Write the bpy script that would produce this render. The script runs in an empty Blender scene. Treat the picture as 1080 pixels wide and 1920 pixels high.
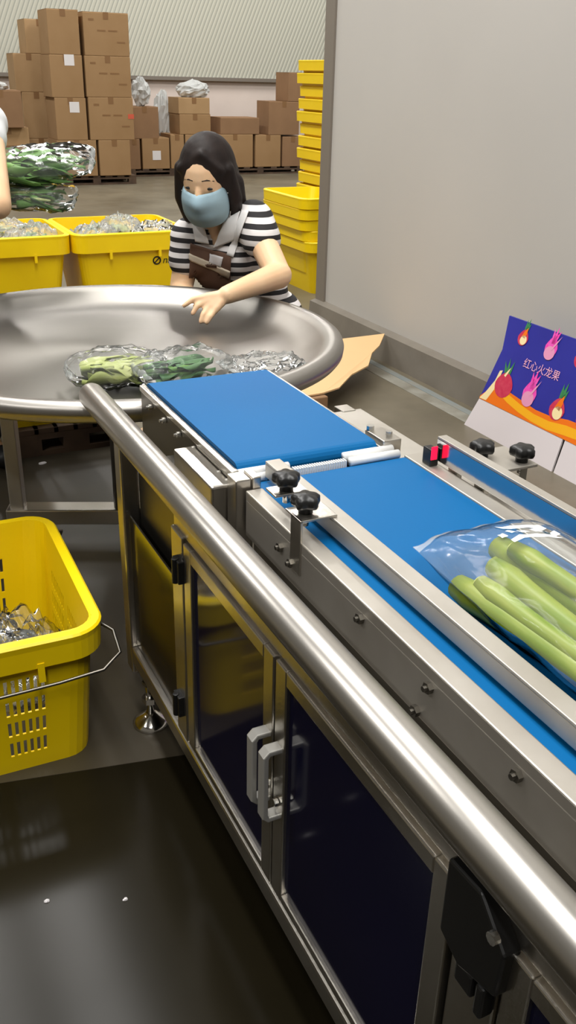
import bpy, bmesh, math, random
from mathutils import Vector, Matrix, noise
from mathutils.bvhtree import BVHTree

SC = bpy.context.scene
COL = SC.collection
PI = math.pi

# ------------------------------------------------------------------ camera
RT = Vector((0.89977567978977, -0.43575098355508757, 0.022908653160564292))
UP = Vector((0.17012908127762777, 0.3986742508516139, 0.9011741992597961))
FW = Vector((0.4018206338187321, 0.8069571996324701, -0.43285130957273793))
EYE = Vector((0, 0, 1.2))
FPX = 1700.0
cam_d = bpy.data.cameras.new('camera')
cam = bpy.data.objects.new('camera', cam_d)
COL.objects.link(cam)
cam_d.sensor_fit = 'VERTICAL'
cam_d.sensor_height = 36.0
cam_d.lens = FPX / 1920 * 36
cam_d.clip_start = 0.02
cam.matrix_world = Matrix(((RT.x, UP.x, -FW.x, EYE.x), (RT.y, UP.y, -FW.y, EYE.y), (RT.z, UP.z, -FW.z, EYE.z), (0, 0, 0, 1)))
SC.camera = cam

def at(x, y, X=None, Y=None, z=None, D=None):
    """measured photo point -> room point on a known plane or at a known depth"""
    d = RT * ((x - 540) / FPX) + UP * ((960 - y) / FPX) + FW
    if X is not None: t = X / d.x
    elif Y is not None: t = Y / d.y
    elif z is not None: t = (z - 1.2) / d.z
    else: t = D
    return EYE + d * t

# ------------------------------------------------------------------ materials
def lin(c):
    out = []
    for v in c:
        v /= 255.0
        out.append(v / 12.92 if v <= 0.04045 else ((v + 0.055) / 1.055) ** 2.4)
    return (*out, 1.0)

def mat(name, c, rough=0.5, metal=0.0, c2=None, scale=8.0, bump=0.0, bscale=60.0, aniso=0.0, ior=None, stretch=None, spec=None, sheen=0, sss=0):
    m = bpy.data.materials.new(name)
    m.use_nodes = True
    nt = m.node_tree
    b = nt.nodes['Principled BSDF']
    b.inputs['Base Color'].default_value = lin(c)
    b.inputs['Roughness'].default_value = rough
    b.inputs['Metallic'].default_value = metal
    if ior: b.inputs['IOR'].default_value = ior
    if spec is not None: b.inputs['Specular IOR Level'].default_value = spec
    if sheen: b.inputs['Sheen Weight'].default_value = sheen
    if sss:
        b.inputs['Subsurface Weight'].default_value = sss
        b.inputs['Subsurface Radius'].default_value = (0.01, 0.004, 0.002)
    tc = nt.nodes.new('ShaderNodeTexCoord')
    mp = nt.nodes.new('ShaderNodeMapping')
    nt.links.new(tc.outputs['Object'], mp.inputs['Vector'])
    if stretch: mp.inputs['Scale'].default_value = stretch
    if c2:
        n = nt.nodes.new('ShaderNodeTexNoise'); n.inputs['Scale'].default_value = scale; n.inputs['Detail'].default_value = 6
        nt.links.new(mp.outputs[0], n.inputs['Vector'])
        r = nt.nodes.new('ShaderNodeValToRGB')
        r.color_ramp.elements[0].position = 0.35; r.color_ramp.elements[1].position = 0.68
        r.color_ramp.elements[0].color = lin(c); r.color_ramp.elements[1].color = lin(c2)
        nt.links.new(n.outputs['Fac'], r.inputs[0]); nt.links.new(r.outputs[0], b.inputs['Base Color'])
    if bump:
        n2 = nt.nodes.new('ShaderNodeTexNoise'); n2.inputs['Scale'].default_value = bscale; n2.inputs['Detail'].default_value = 4
        nt.links.new(mp.outputs[0], n2.inputs['Vector'])
        bp = nt.nodes.new('ShaderNodeBump'); bp.inputs['Strength'].default_value = bump; bp.inputs['Distance'].default_value = 0.01
        nt.links.new(n2.outputs['Fac'], bp.inputs['Height']); nt.links.new(bp.outputs[0], b.inputs['Normal'])
    if aniso:
        b.inputs['Anisotropic'].default_value = aniso
        t = nt.nodes.new('ShaderNodeTangent'); t.direction_type = 'RADIAL'; t.axis = 'Z'
        nt.links.new(t.outputs[0], b.inputs['Tangent'])
    return m

def emit(name, c, s):
    m = bpy.data.materials.new(name); m.use_nodes = True
    b = m.node_tree.nodes['Principled BSDF']
    b.inputs['Base Color'].default_value = lin(c)
    b.inputs['Emission Color'].default_value = lin(c); b.inputs['Emission Strength'].default_value = s
    return m

def film(name, tint=(236, 240, 238), haze=0.05, rough=0.13):
    """thin clear plastic: see-through, mirror-like at grazing angles, a little milky"""
    m = bpy.data.materials.new(name); m.use_nodes = True
    nt = m.node_tree; nt.nodes.clear()
    out = nt.nodes.new('ShaderNodeOutputMaterial')
    tr = nt.nodes.new('ShaderNodeBsdfTransparent'); tr.inputs[0].default_value = (0.97, 0.98, 0.98, 1)
    gl = nt.nodes.new('ShaderNodeBsdfGlossy'); gl.inputs['Roughness'].default_value = rough; gl.inputs[0].default_value = (.7, .7, .7, 1)
    df = nt.nodes.new('ShaderNodeBsdfDiffuse'); df.inputs[0].default_value = lin(tint)
    fr = nt.nodes.new('ShaderNodeFresnel'); fr.inputs[0].default_value = 1.24
    n = nt.nodes.new('ShaderNodeTexNoise'); n.inputs['Scale'].default_value = 28; n.inputs['Detail'].default_value = 3
    tc = nt.nodes.new('ShaderNodeTexCoord'); nt.links.new(tc.outputs['Object'], n.inputs['Vector'])
    bp = nt.nodes.new('ShaderNodeBump'); bp.inputs['Strength'].default_value = 0.2; bp.inputs['Distance'].default_value = 0.006
    nt.links.new(n.outputs['Fac'], bp.inputs['Height'])
    nt.links.new(bp.outputs[0], gl.inputs['Normal']); nt.links.new(bp.outputs[0], fr.inputs['Normal'])
    m1 = nt.nodes.new('ShaderNodeMixShader'); m1.inputs[0].default_value = haze
    nt.links.new(tr.outputs[0], m1.inputs[1]); nt.links.new(df.outputs[0], m1.inputs[2])
    m2 = nt.nodes.new('ShaderNodeMixShader')
    nt.links.new(fr.outputs[0], m2.inputs[0]); nt.links.new(m1.outputs[0], m2.inputs[1]); nt.links.new(gl.outputs[0], m2.inputs[2])
    nt.links.new(m2.outputs[0], out.inputs[0])
    return m

def stripes(name, ca, cb, freq, axis='Z', rough=0.8):
    m = bpy.data.materials.new(name); m.use_nodes = True
    nt = m.node_tree; b = nt.nodes['Principled BSDF']; b.inputs['Roughness'].default_value = rough
    tc = nt.nodes.new('ShaderNodeTexCoord')
    w = nt.nodes.new('ShaderNodeTexWave'); w.wave_type = 'BANDS'; w.bands_direction = axis
    w.inputs['Scale'].default_value = freq; w.inputs['Distortion'].default_value = 0.6; w.inputs['Detail'].default_value = 1; w.inputs['Detail Scale'].default_value = 0.6
    r = nt.nodes.new('ShaderNodeValToRGB'); r.color_ramp.interpolation = 'CONSTANT'
    r.color_ramp.elements[0].color = lin(ca); r.color_ramp.elements[1].color = lin(cb); r.color_ramp.elements[1].position = 0.47
    nt.links.new(tc.outputs['Object'], w.inputs['Vector']); nt.links.new(w.outputs['Fac'], r.inputs[0]); nt.links.new(r.outputs[0], b.inputs['Base Color'])
    return m

M = {}
M['steel'] = mat('brushed_steel', (196, 191, 182), 0.30, 1.0, c2=(214, 209, 200), scale=5, bump=0.04, bscale=160)
M['steel_tube'] = mat('polished_steel_tube', (196, 192, 185), 0.33, 1.0)
M['steel_dish'] = mat('spun_steel', (160, 156, 150), 0.40, 1.0, c2=(172, 168, 162), scale=3, aniso=0.55)
M['steel_soft'] = mat('satin_steel', (196, 191, 182), 0.5, 0.85, c2=(182, 176, 166), scale=9)
M['steel_mirror'] = mat('mirror_steel', (200, 200, 200), 0.13, 1.0, bump=0.03, bscale=25)
M['steel_dark'] = mat('dull_dark_steel', (120, 116, 108), 0.38, 1.0)
M['chrome'] = mat('chrome', (215, 212, 205), 0.14, 1.0)
M['bolt'] = mat('bright_bolt_steel', (220, 218, 212), 0.25, 1.0)
M['aluminium'] = mat('pale_aluminium', (238, 238, 236), 0.45, 0.15)
M['belt'] = mat('blue_belt', (4, 92, 148), 0.5, 0.0, c2=(6, 95, 152), scale=3, spec=.14, bump=0.02, bscale=300)
M['navy_panel'] = mat('navy_acrylic_panel', (8, 10, 38), 0.10, 0.0, ior=1.5, c2=(10, 11, 44), scale=2)
M['brown_panel'] = mat('smoked_panel', (34, 28, 16), 0.13, 0.0, ior=1.7)
M['black'] = mat('black_plastic', (18, 18, 18), 0.38)
M['handle'] = mat('grey_metal_handle', (190, 188, 182), 0.4, 0.6)
M['yellow'] = mat('yellow_plastic', (252, 217, 6), 0.4, 0.0, c2=(248, 211, 4), scale=6, bump=0.02, bscale=50)
M['ink'] = mat('black_ink', (30, 24, 14), 0.6)
M['carton'] = mat('brown_cardboard', (160, 127, 88), 0.85, c2=(152, 119, 80), scale=3)
M['carton2'] = mat('tan_cardboard', (174, 142, 102), 0.85, c2=(164, 132, 92), scale=4)
M['carton3'] = mat('dull_cardboard', (146, 112, 80), 0.88, c2=(136, 104, 74), scale=4)
M['carton_pale'] = mat('fresh_cardboard', (222, 184, 134), 0.85)
M['tape'] = mat('packing_tape', (136, 102, 68), 0.35)
M['paper'] = mat('white_paper', (226, 222, 222), 0.7)
M['wood'] = mat('dark_pallet_wood', (92, 72, 54), 0.8, c2=(66, 50, 38), scale=9)
M['wood_light'] = mat('pallet_wood', (150, 116, 84), 0.8, c2=(112, 84, 60), scale=9)
M['film'] = film('clear_film')
M['film_milky'] = film('milky_film', haze=0.28, rough=0.15)
M['film_pile'] = film('wadded_film', tint=(214, 216, 214), haze=0.72, rough=0.25)
M['white_print'] = mat('white_print', (238, 240, 244), 0.4)
M['skin'] = mat('skin', (242, 204, 164), 0.5, c2=(236, 194, 152), scale=9, sss=0.15)
M['hair'] = mat('dark_hair', (36, 25, 21), 0.6, c2=(22, 15, 13), scale=30, bump=0.12, bscale=90, stretch=(1, 1, 0.08), spec=0.3)
M['mask'] = mat('pale_blue_mask', (158, 186, 198), 0.75, c2=(150, 178, 191), scale=14, bump=0.1, bscale=30)
M['apron'] = mat('brown_apron', (104, 76, 60), 0.8, c2=(92, 66, 52), scale=12)
M['collar'] = mat('white_collar', (232, 230, 228), 0.75)
M['piping'] = mat('cream_piping', (214, 200, 178), 0.75)
M['trouser'] = mat('black_trouser', (30, 30, 34), 0.85)
M['shoe'] = mat('black_shoe', (22, 22, 22), 0.5)
M['shirt_white'] = mat('white_shirt', (226, 228, 230), 0.8)
M['stripe'] = stripes('striped_knit', (32, 30, 32), (228, 224, 222), 10.0, 'Z')
M['leaf'] = mat('green_leaf', (80, 128, 50), 0.55, c2=(116, 158, 78), scale=22)
M['leaf_dark'] = mat('dark_green_leaf', (52, 96, 54), 0.55, c2=(84, 126, 72), scale=22)
M['leaf_pale'] = mat('pale_green_leaf', (160, 172, 88), 0.55, c2=(192, 196, 132), scale=16)
M['stalk'] = mat('green_stalk', (122, 146, 34), 0.42, c2=(156, 166, 66), scale=10, stretch=(6, 1, 6))
M['stalk_end'] = mat('cut_stalk_end', (226, 226, 140), 0.6)
M['red_light'] = emit('red_indicator', (255, 20, 60), 1.6)

# ------------------------------------------------------------------ mesh helper
class MB:
    def __init__(s): s.bm = bmesh.new(); s.mi = 0
    def _f(s, vs):
        try:
            f = s.bm.faces.new(vs); f.material_index = s.mi; return f
        except ValueError: return None
    def box(s, x0, x1, y0, y1, z0, z1, rot=0.0):
        c = Vector(((x0 + x1) / 2, (y0 + y1) / 2, 0)); R = Matrix.Rotation(rot, 3, 'Z')
        P = [R @ (Vector((x, y, z)) - c) + c for x in (x0, x1) for y in (y0, y1) for z in (z0, z1)]
        v = [s.bm.verts.new(p) for p in P]
        for q in ((0, 1, 3, 2), (4, 6, 7, 5), (0, 4, 5, 1), (2, 3, 7, 6), (0, 2, 6, 4), (1, 5, 7, 3)): s._f([v[i] for i in q])
        return s
    def rings(s, rr, closed=True, cap=True):
        L = [[s.bm.verts.new(p) for p in r] for r in rr]
        for a, b in zip(L, L[1:]):
            n = len(a)
            for i in range(n if closed else n - 1): s._f([a[i], a[(i + 1) % n], b[(i + 1) % n], b[i]])
        if cap and closed:
            s._f(list(reversed(L[0]))); s._f(L[-1])
        return s
    def tube(s, pts, r, n=12, cap=True):
        pts = [Vector(p) for p in pts]; rad = r if isinstance(r, (list, tuple)) else [r] * len(pts)
        rr = []; prev = None
        for i, p in enumerate(pts):
            t = (pts[min(i + 1, len(pts) - 1)] - pts[max(i - 1, 0)]).normalized()
            if prev is None: u = t.orthogonal().normalized()
            else: u = (prev - t * prev.dot(t)).normalized()
            prev = u; w = t.cross(u)
            rr.append([p + (u * math.cos(2 * PI * k / n) + w * math.sin(2 * PI * k / n)) * rad[i] for k in range(n)])
        return s.rings(rr, True, cap)
    def cyl(s, a, b, r, n=20, r2=None): return s.tube([a, b], [r, r if r2 is None else r2], n)
    def lathe(s, prof, c=(0, 0, 0), n=32, cap=False):
        c = Vector(c)
        rr = [[c + Vector((max(r, 1e-4) * math.cos(2 * PI * k / n), max(r, 1e-4) * math.sin(2 * PI * k / n), z)) for k in range(n)] for r, z in prof]
        return s.rings(rr, True, cap)
    def capsule(s, a, b, ra, rb, n=16, h=5):
        a = Vector(a); b = Vector(b); d = (b - a)
        if d.length < 1e-6: d = Vector((0, 0, 1e-4))
        t = d.normalized(); u = t.orthogonal().normalized(); w = t.cross(u); rr = []
        def ring(c, r): return [c + (u * math.cos(2 * PI * k / n) + w * math.sin(2 * PI * k / n)) * r for k in range(n)]
        for i in range(h): 
            q = PI / 2 * (1 - (i + .15) / h); rr.append(ring(a - t * ra * math.sin(q), ra * math.cos(q)))
        rr.append(ring(a, ra)); rr.append(ring(b, rb))
        for i in range(h - 1, -1, -1):
            q = PI / 2 * (1 - (i + .15) / h); rr.append(ring(b + t * rb * math.sin(q), rb * math.cos(q)))
        return s.rings(rr)
    def ell(s, c, ax, n=20, m=12):
        """ellipsoid: ax = three half-axis vectors"""
        c = Vector(c); ax = [Vector(a) for a in ax]; rr = []
        for i in range(m + 1):
            q = -PI / 2 + PI * (i + .1) / (m + .2)
            rr.append([c + ax[2] * math.sin(q) + (ax[0] * math.cos(2 * PI * k / n) + ax[1] * math.sin(2 * PI * k / n)) * math.cos(q) for k in range(n)])
        return s.rings(rr)
    def grid(s, P, closed=False):
        return s.rings(P, closed, False)
    def poly(s, pts): s._f([s.bm.verts.new(Vector(p)) for p in pts]); return s
    def prism(s, pts, off):
        a = [Vector(p) for p in pts]; off = Vector(off)
        return s.rings([a, [p + off for p in a]])
    def build(s, name, m, parent=None, smooth=False, bevel=0, solid=0, subsurf=0, weld=False, label=None):
        if weld: bmesh.ops.remove_doubles(s.bm, verts=s.bm.verts, dist=1e-5)
        bmesh.ops.recalc_face_normals(s.bm, faces=s.bm.faces)
        me = bpy.data.meshes.new(name)
        org = parent['_o'] if parent is not None and '_o' in parent.keys() else (0, 0, 0)
        org = Vector(org)
        if parent is None:
            xs = [v.co for v in s.bm.verts]
            org = Vector(((min(v.x for v in xs) + max(v.x for v in xs)) / 2, (min(v.y for v in xs) + max(v.y for v in xs)) / 2, min(v.z for v in xs)))
        bmesh.ops.translate(s.bm, verts=s.bm.verts, vec=-org)
        s.bm.to_mesh(me); s.bm.free()
        for mm in (m if isinstance(m, (list, tuple)) else [m]): me.materials.append(mm)
        o = bpy.data.objects.new(name, me); COL.objects.link(o)
        if parent is not None: o.parent = parent
        else: o.location = org
        o['_o'] = tuple(org)
        if smooth:
            for p in me.polygons: p.use_smooth = True
        if solid:
            d = o.modifiers.new('solid', 'SOLIDIFY'); d.thickness = solid; d.offset = 0
        if bevel:
            d = o.modifiers.new('bevel', 'BEVEL'); d.width = bevel; d.segments = 2; d.limit_method = 'ANGLE'
            d.harden_normals = False
        if subsurf:
            d = o.modifiers.new('sub', 'SUBSURF'); d.levels = subsurf; d.render_levels = subsurf
        if label: o['label'] = label
        return o

def tag(o, label, cat, group=None, kind=None):
    o['label'] = label; o['category'] = cat
    if group: o['group'] = group
    if kind: o['kind'] = kind
    return o
def thing(name, loc, label, cat, group=None):
    o = bpy.data.objects.new(name, None); COL.objects.link(o); o.location = loc; o['_o'] = tuple(loc)
    o.empty_display_size = 0.1
    return tag(o, label, cat, group)
def struct(name, mb, m, **k):
    o = mb.build(name, m, **k); o['kind'] = 'structure'; return o
def dup(root, loc, label, rotz=None, group=None, scale=None):
    r = root.copy(); COL.objects.link(r); r.location = loc
    if rotz is not None: r.rotation_euler = (0, 0, rotz)
    if scale: r.scale = scale
    r['label'] = label
    if group: r['group'] = group
    for ch in list(root.children):
        c = ch.copy(); COL.objects.link(c); c.parent = r
        for g in list(ch.children):
            d = g.copy(); COL.objects.link(d); d.parent = c
    return r
def fuse(mb, name, m, parent=None, voxel=0.005, smooth=4):
    """fuse overlapping solids into one continuous surface"""
    o = mb.build(name, m, parent)
    r = o.modifiers.new('r', 'REMESH'); r.mode = 'VOXEL'; r.voxel_size = voxel; r.use_smooth_shade = True
    sm = o.modifiers.new('s', 'SMOOTH'); sm.iterations = smooth; sm.factor = 0.5
    dg = bpy.context.evaluated_depsgraph_get(); dg.update()
    me = bpy.data.meshes.new_from_object(o.evaluated_get(dg))
    o.modifiers.clear(); old = o.data; o.data = me; bpy.data.meshes.remove(old)
    if not me.materials:
        me.materials.append(m)
    for p in me.polygons: p.use_smooth = True
    return o
def bvh_of(objs):
    V = []; F = []
    for o in objs:
        n = len(V); org = Vector(o['_o'])
        V += [v.co + org for v in o.data.vertices]; F += [[i + n for i in p.vertices] for p in o.data.polygons]
    return BVHTree.FromPolygons(V, F)
def drape(bvh, pts, off=0.004, nu=12, nv=12, D=2.8):
    """cloth patch lying on a body: four outline corners given as photo points, cast onto the body"""
    a, b, c, d = [Vector(p) for p in pts]
    rows = []; last = None
    for j in range(nv + 1):
        row = []
        for i in range(nu + 1):
            u = i / nu; v = j / nv
            q = (a * (1 - u) + b * u) * (1 - v) + (d * (1 - u) + c * u) * v
            dr = (at(q.x, q.y, D=1.0) - EYE).normalized()
            h = bvh.ray_cast(EYE, dr)
            if h[0] is None:
                nr = bvh.find_nearest(at(q.x, q.y, D=D)); p = nr[0] + nr[1] * off
            else:
                p = h[0] + h[1] * off
            row.append(p)
        rows.append(row)
    return rows
# ------------------------------------------------------------------ the setting
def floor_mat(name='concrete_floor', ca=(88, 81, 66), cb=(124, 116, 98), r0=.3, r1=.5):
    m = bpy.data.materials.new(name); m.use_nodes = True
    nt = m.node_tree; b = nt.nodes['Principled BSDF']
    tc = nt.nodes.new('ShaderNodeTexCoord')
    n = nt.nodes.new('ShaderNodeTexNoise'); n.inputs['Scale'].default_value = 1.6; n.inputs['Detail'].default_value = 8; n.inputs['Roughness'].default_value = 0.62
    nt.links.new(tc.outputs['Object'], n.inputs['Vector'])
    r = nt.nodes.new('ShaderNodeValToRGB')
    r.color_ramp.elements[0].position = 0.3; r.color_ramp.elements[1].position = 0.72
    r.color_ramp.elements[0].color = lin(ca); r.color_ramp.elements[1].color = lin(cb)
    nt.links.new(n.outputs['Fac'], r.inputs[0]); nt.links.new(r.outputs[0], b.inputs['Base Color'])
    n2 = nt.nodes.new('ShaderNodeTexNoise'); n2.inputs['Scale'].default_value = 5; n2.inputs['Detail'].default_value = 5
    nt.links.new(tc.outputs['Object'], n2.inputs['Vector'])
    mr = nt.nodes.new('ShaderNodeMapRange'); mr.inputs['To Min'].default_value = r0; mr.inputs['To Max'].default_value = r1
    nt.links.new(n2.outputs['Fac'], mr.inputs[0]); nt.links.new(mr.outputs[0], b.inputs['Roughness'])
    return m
def ribbed_mat():
    """cream sheet with fine slanting ribs"""
    m = bpy.data.materials.new('ribbed_cream_sheet'); m.use_nodes = True
    nt = m.node_tree; b = nt.nodes['Principled BSDF']; b.inputs['Roughness'].default_value = 0.7
    tc = nt.nodes.new('ShaderNodeTexCoord'); mp = nt.nodes.new('ShaderNodeMapping'); mp.inputs['Rotation'].default_value = (0, math.radians(-24), 0)
    nt.links.new(tc.outputs['Object'], mp.inputs['Vector'])
    w = nt.nodes.new('ShaderNodeTexWave'); w.bands_direction = 'X'; w.inputs['Scale'].default_value = 6.2; w.inputs['Distortion'].default_value = 0.15
    nt.links.new(mp.outputs[0], w.inputs['Vector'])
    r = nt.nodes.new('ShaderNodeValToRGB')
    r.color_ramp.elements[0].position = 0.0; r.color_ramp.elements[0].color = lin((156, 158, 147))
    r.color_ramp.elements[1].position = 0.22; r.color_ramp.elements[1].color = lin((198, 197, 182))
    nt.links.new(w.outputs['Fac'], r.inputs[0]); nt.links.new(r.outputs[0], b.inputs['Base Color'])
    bp = nt.nodes.new('ShaderNodeBump'); bp.inputs['Strength'].default_value = 0.4; bp.inputs['Distance'].default_value = 0.01
    nt.links.new(w.outputs['Fac'], bp.inputs['Height']); nt.links.new(bp.outputs[0], b.inputs['Normal'])
    return m
M['floor'] = floor_mat()
M['ribbed'] = ribbed_mat()
M['wall_white'] = mat('white_wall_panel', (192, 189, 184), 0.5, c2=(188, 185, 180), scale=1.2)
M['wall_pink'] = mat('pale_plaster', (226, 212, 202), 0.85, c2=(218, 204, 194), scale=2)
M['curb'] = mat('grey_curb', (128, 121, 110), 0.7, c2=(114, 107, 97), scale=5)
M['trim'] = mat('grey_corner_trim', (138, 130, 120), 0.5, 0.3)
M['ceiling'] = mat('grey_ceiling', (112, 110, 104), 0.9)
M['floor_paint'] = mat('worn_white_floor_paint', (150, 148, 138), 0.5, c2=(110, 105, 92), scale=7)
M['floor_blue'] = mat('worn_blue_floor_line', (122, 132, 134), 0.5, c2=(136, 134, 124), scale=9)

mb = MB(); mb.box(-5, 11, -5, 13.4, -0.1, 0); struct('floor', mb, M['floor'])
M['floor_shade'] = floor_mat('deep_shade_floor', (23, 20, 11), (31, 27, 17), .15, .19)  # near floor's shade put into the colour, not a different coating
M['floor_part_shade'] = floor_mat('half_shade_floor', (54, 49, 38), (72, 65, 52), .34, .5)  # lighter shade around crate and cabinet, painted as floor colour
mb = MB(); mb.prism([(-1.6, 1.73, 0), (.95, 1.23, 0), (.95, 3.0, 0), (-1.6, 3.0, 0)], (0, 0, .002)); struct('floor', mb, M['floor_part_shade'])  # thin overlay carrying the painted half shade, up to beyond the table
M['floor_shade'].node_tree.nodes['Principled BSDF'].inputs['Specular IOR Level'].default_value = .10
mb = MB(); mb.prism([(-1.6, 1.73, 0), (-1.6, -4, 0), (2.2, -4, 0), (2.2, .98, 0)], (0, 0, .003)); struct('floor', mb, M['floor_shade'])  # thin overlay carrying the painted deep shade of the near floor
mb = MB(); mb.box(-5, 11, 13.0, 13.1, 0, 1.15); struct('wall_back', mb, M['wall_pink'])
mb = MB(); mb.box(-5, 11, 12.96, 13.1, 1.15, 4.6); struct('wall_back_upper', mb, M['ribbed'])
mb = MB(); mb.box(-5, 11, 12.93, 12.965, 1.12, 1.165); struct('trim_1', mb, M['trim'])
WX = 2.29
mb = MB(); mb.box(WX, WX + 0.1, -5, 4.30, 0.0, 4.6); struct('wall_right', mb, M['wall_white'])
mb = MB(); mb.box(WX - 0.012, WX + 0.112, 4.22, 4.31, 0, 4.6); struct('trim_2', mb, M['trim'])
mb = MB(); mb.prism([(WX - 0.055, -5, 0), (WX - 0.045, -5, 0.125), (WX - 0.0, -5, 0.135), (WX, -5, 0)], (0, 9.31, 0)); struct('baseboard_right', mb, M['curb'])
mb = MB(); mb.box(2.10, 2.20, 1.2, 3.75, 0.0, 0.0015); struct('trim_3', mb, M['floor_paint'])
mb = MB(); mb.box(2.165, 2.20, 2.75, 3.7, 0.0015, 0.0025); struct('trim_4', mb, M['floor_blue'])
mb = MB(); mb.box(-5, 11, -5, 13.4, 4.6, 4.7); struct('ceiling', mb, M['ceiling'])

# ------------------------------------------------------------------ the conveyor machine
mach = thing('sorting_conveyor', (0.65, 0.6, 0), 'stainless steel weighing conveyor with two blue belts and navy cabinet doors', 'conveyor')
def bb(name, x0, x1, y0, y1, z0, z1, m, parent=mach, bevel=0.002, label=None):
    b = MB(); b.box(x0, x1, y0, y1, z0, z1); return b.build(name, M[m], parent, bevel=bevel, label=label)
FX = 0.4125          # front plane of the cabinet
YE = -0.35           # the machine runs on past the camera
# frame
bb('corner_post', FX - .012, FX + .022, 1.492, 1.53, .10, .60, 'steel', bevel=.004)
bb('corner_post', .86, .89, 1.492, 1.53, .10, .60, 'steel')
bb('bottom_rail', FX - .012, FX + .02, YE, 1.492, .128, .166, 'steel', bevel=.005)
bb('bottom_rail', .86, .89, YE, 1.492, .128, .166, 'steel')
bb('end_rail', FX + .02, .86, 1.495, 1.525, .128, .166, 'steel')
bb('frame_post', FX - .010, FX + .02, 1.172, 1.222, .166, .562, 'steel', bevel=.003)
bb('frame_post', FX - .006, FX + .02, .388, .452, .166, .562, 'steel', bevel=.003)
bb('apron_panel', FX - .004, FX + .004, YE, 1.222, .560, .606, 'steel', bevel=.001)
bb('cabinet_floor', FX + .02, .86, YE, 1.49, .135, .14, 'steel_dark')
bb('cabinet_back', .872, .876, YE, 1.49, .166, .56, 'steel_dark')
bb('cabinet_top', FX + .004, .86, YE, 1.19, .50, .504, 'steel_dark')
bb('end_panel', FX + .02, .86, 1.505, 1.509, .166, .46, 'steel_dark')
bb('side_panel', FX + .000, FX + .004, 1.222, 1.492, .166, .455, 'brown_panel')
bb('drive_housing', FX + .02, .84, 1.20, 1.488, .43, .565, 'steel_dark')
# doors
def door(y0, y1, handle_y):
    z0, z1 = .17, .556
    d = bb('door', FX - .004, FX + .004, y0 + .028, y1 - .028, z0 + .012, z1 - .02, 'navy_panel', bevel=0)
    f = MB(); X0, X1 = FX - .010, FX + .006
    f.box(X0, X1, y0, y0 + .03, z0, z1); f.box(X0, X1, y1 - .03, y1, z0, z1)
    f.box(X0, X1, y0 + .03, y1 - .03, z1 - .022, z1); f.box(X0, X1, y0 + .03, y1 - .03, z0, z0 + .014)
    f.build('door_frame', M['steel'], d, bevel=.002)
    if handle_y is not None:
        h = MB(); zc0, zc1 = .318, .435; x = FX - .010; w = .009
        prof = [(x + .002, zc1), (x - .018, zc1), (x - .026, zc1 - .008), (x - .026, zc0 + .008), (x - .018, zc0), (x + .002, zc0)]
        inn = [(x + .002, zc1 - .008), (x - .016, zc1 - .008), (x - .018, zc1 - .012), (x - .018, zc0 + .012), (x - .016, zc0 + .008), (x + .002, zc0 + .008)]
        for k in range(5):
            a = [prof[k], prof[k + 1], inn[k + 1], inn[k]]
            h.prism([(p[0], handle_y - w, p[1]) for p in a], (0, 2 * w, 0))
        h.build('handle', M['handle'], d, bevel=.002, weld=True)
        s = MB(); s.cyl((x - .001, handle_y, zc0 + .022), (x - .007, handle_y, zc0 + .022), .006, 10); s.build('lock', M['bolt'], d, smooth=False)
    return d
door(.838, 1.165, .852)
door(.458, .832, .816)
door(-.1, .380, None)
def hinge(y, z):
    h = MB(); h.box(FX - .020, FX - .008, y - .014, y + .014, z - .02, z + .02); h.cyl((FX - .020, y, z - .022), (FX - .020, y, z + .022), .006, 10)
    o = h.build('hinge', M['black'], mach, bevel=.002)
hinge(1.176, .505); hinge(1.196, .235)
h = MB(); h.prism([(FX - .022, .455, .592), (FX - .022, .455, .505), (FX - .022, .425, .490), (FX - .022, .375, .508), (FX - .022, .372, .560), (FX - .022, .410, .596)], (.02, 0, 0))
h.box(FX - .020, FX - .006, .405, .430, .468, .495); h.box(FX - .022, FX - .006, .388, .399, .462, .50)
h.build('corner_bracket', M['black'], mach, bevel=.003)
b = MB(); b.cyl((FX - .022, .384, .573), (FX - .028, .384, .573), .006, 10); b.build('bolt', M['bolt'], mach)
# handrail
hr = MB(); R_ = .0255; hx, hz = FX - .004, .625
pts = [(hx, YE, hz), (hx, 1.70, hz), (hx, 1.708, hz), (hx, 1.711, hz)]
hr.tube(pts, [R_, R_, R_ * .93, R_ * .7], 32)
hr.build('handrail', M['steel_tube'], mach, smooth=True)
for y in (1.42, .9, .4):
    s = MB(); s.cyl((hx, y, hz - .02), (hx + .03, y, hz - .045), .009, 10); s.build('rail_bracket', M['steel'], mach, smooth=True)
# feet
def foot(x, y):
    f = MB(); f.lathe([(0, 0), (.036, 0), (.037, .006), (.030, .014), (.016, .024), (.009, .030), (.009, .030), (.0, .030)], (x, y, 0), 28)
    o = f.build('levelling_foot', M['chrome'], mach, smooth=True)
    s = MB(); s.cyl((x, y, .02), (x, y, .135), .009, 14); s.build('stem', M['chrome'], o, smooth=True)
    n = MB(); n.cyl((x, y, .056), (x, y, .068), .016, 6); n.build('lock_nut', M['chrome'], o); n = MB(); n.cyl((x, y, .098), (x, y, .106), .014, 6); n.build('lock_nut', M['chrome'], o)
foot(FX + .008, 1.448); foot(.875, 1.448); foot(FX + .008, -.25); foot(.875, -.25)
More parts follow.
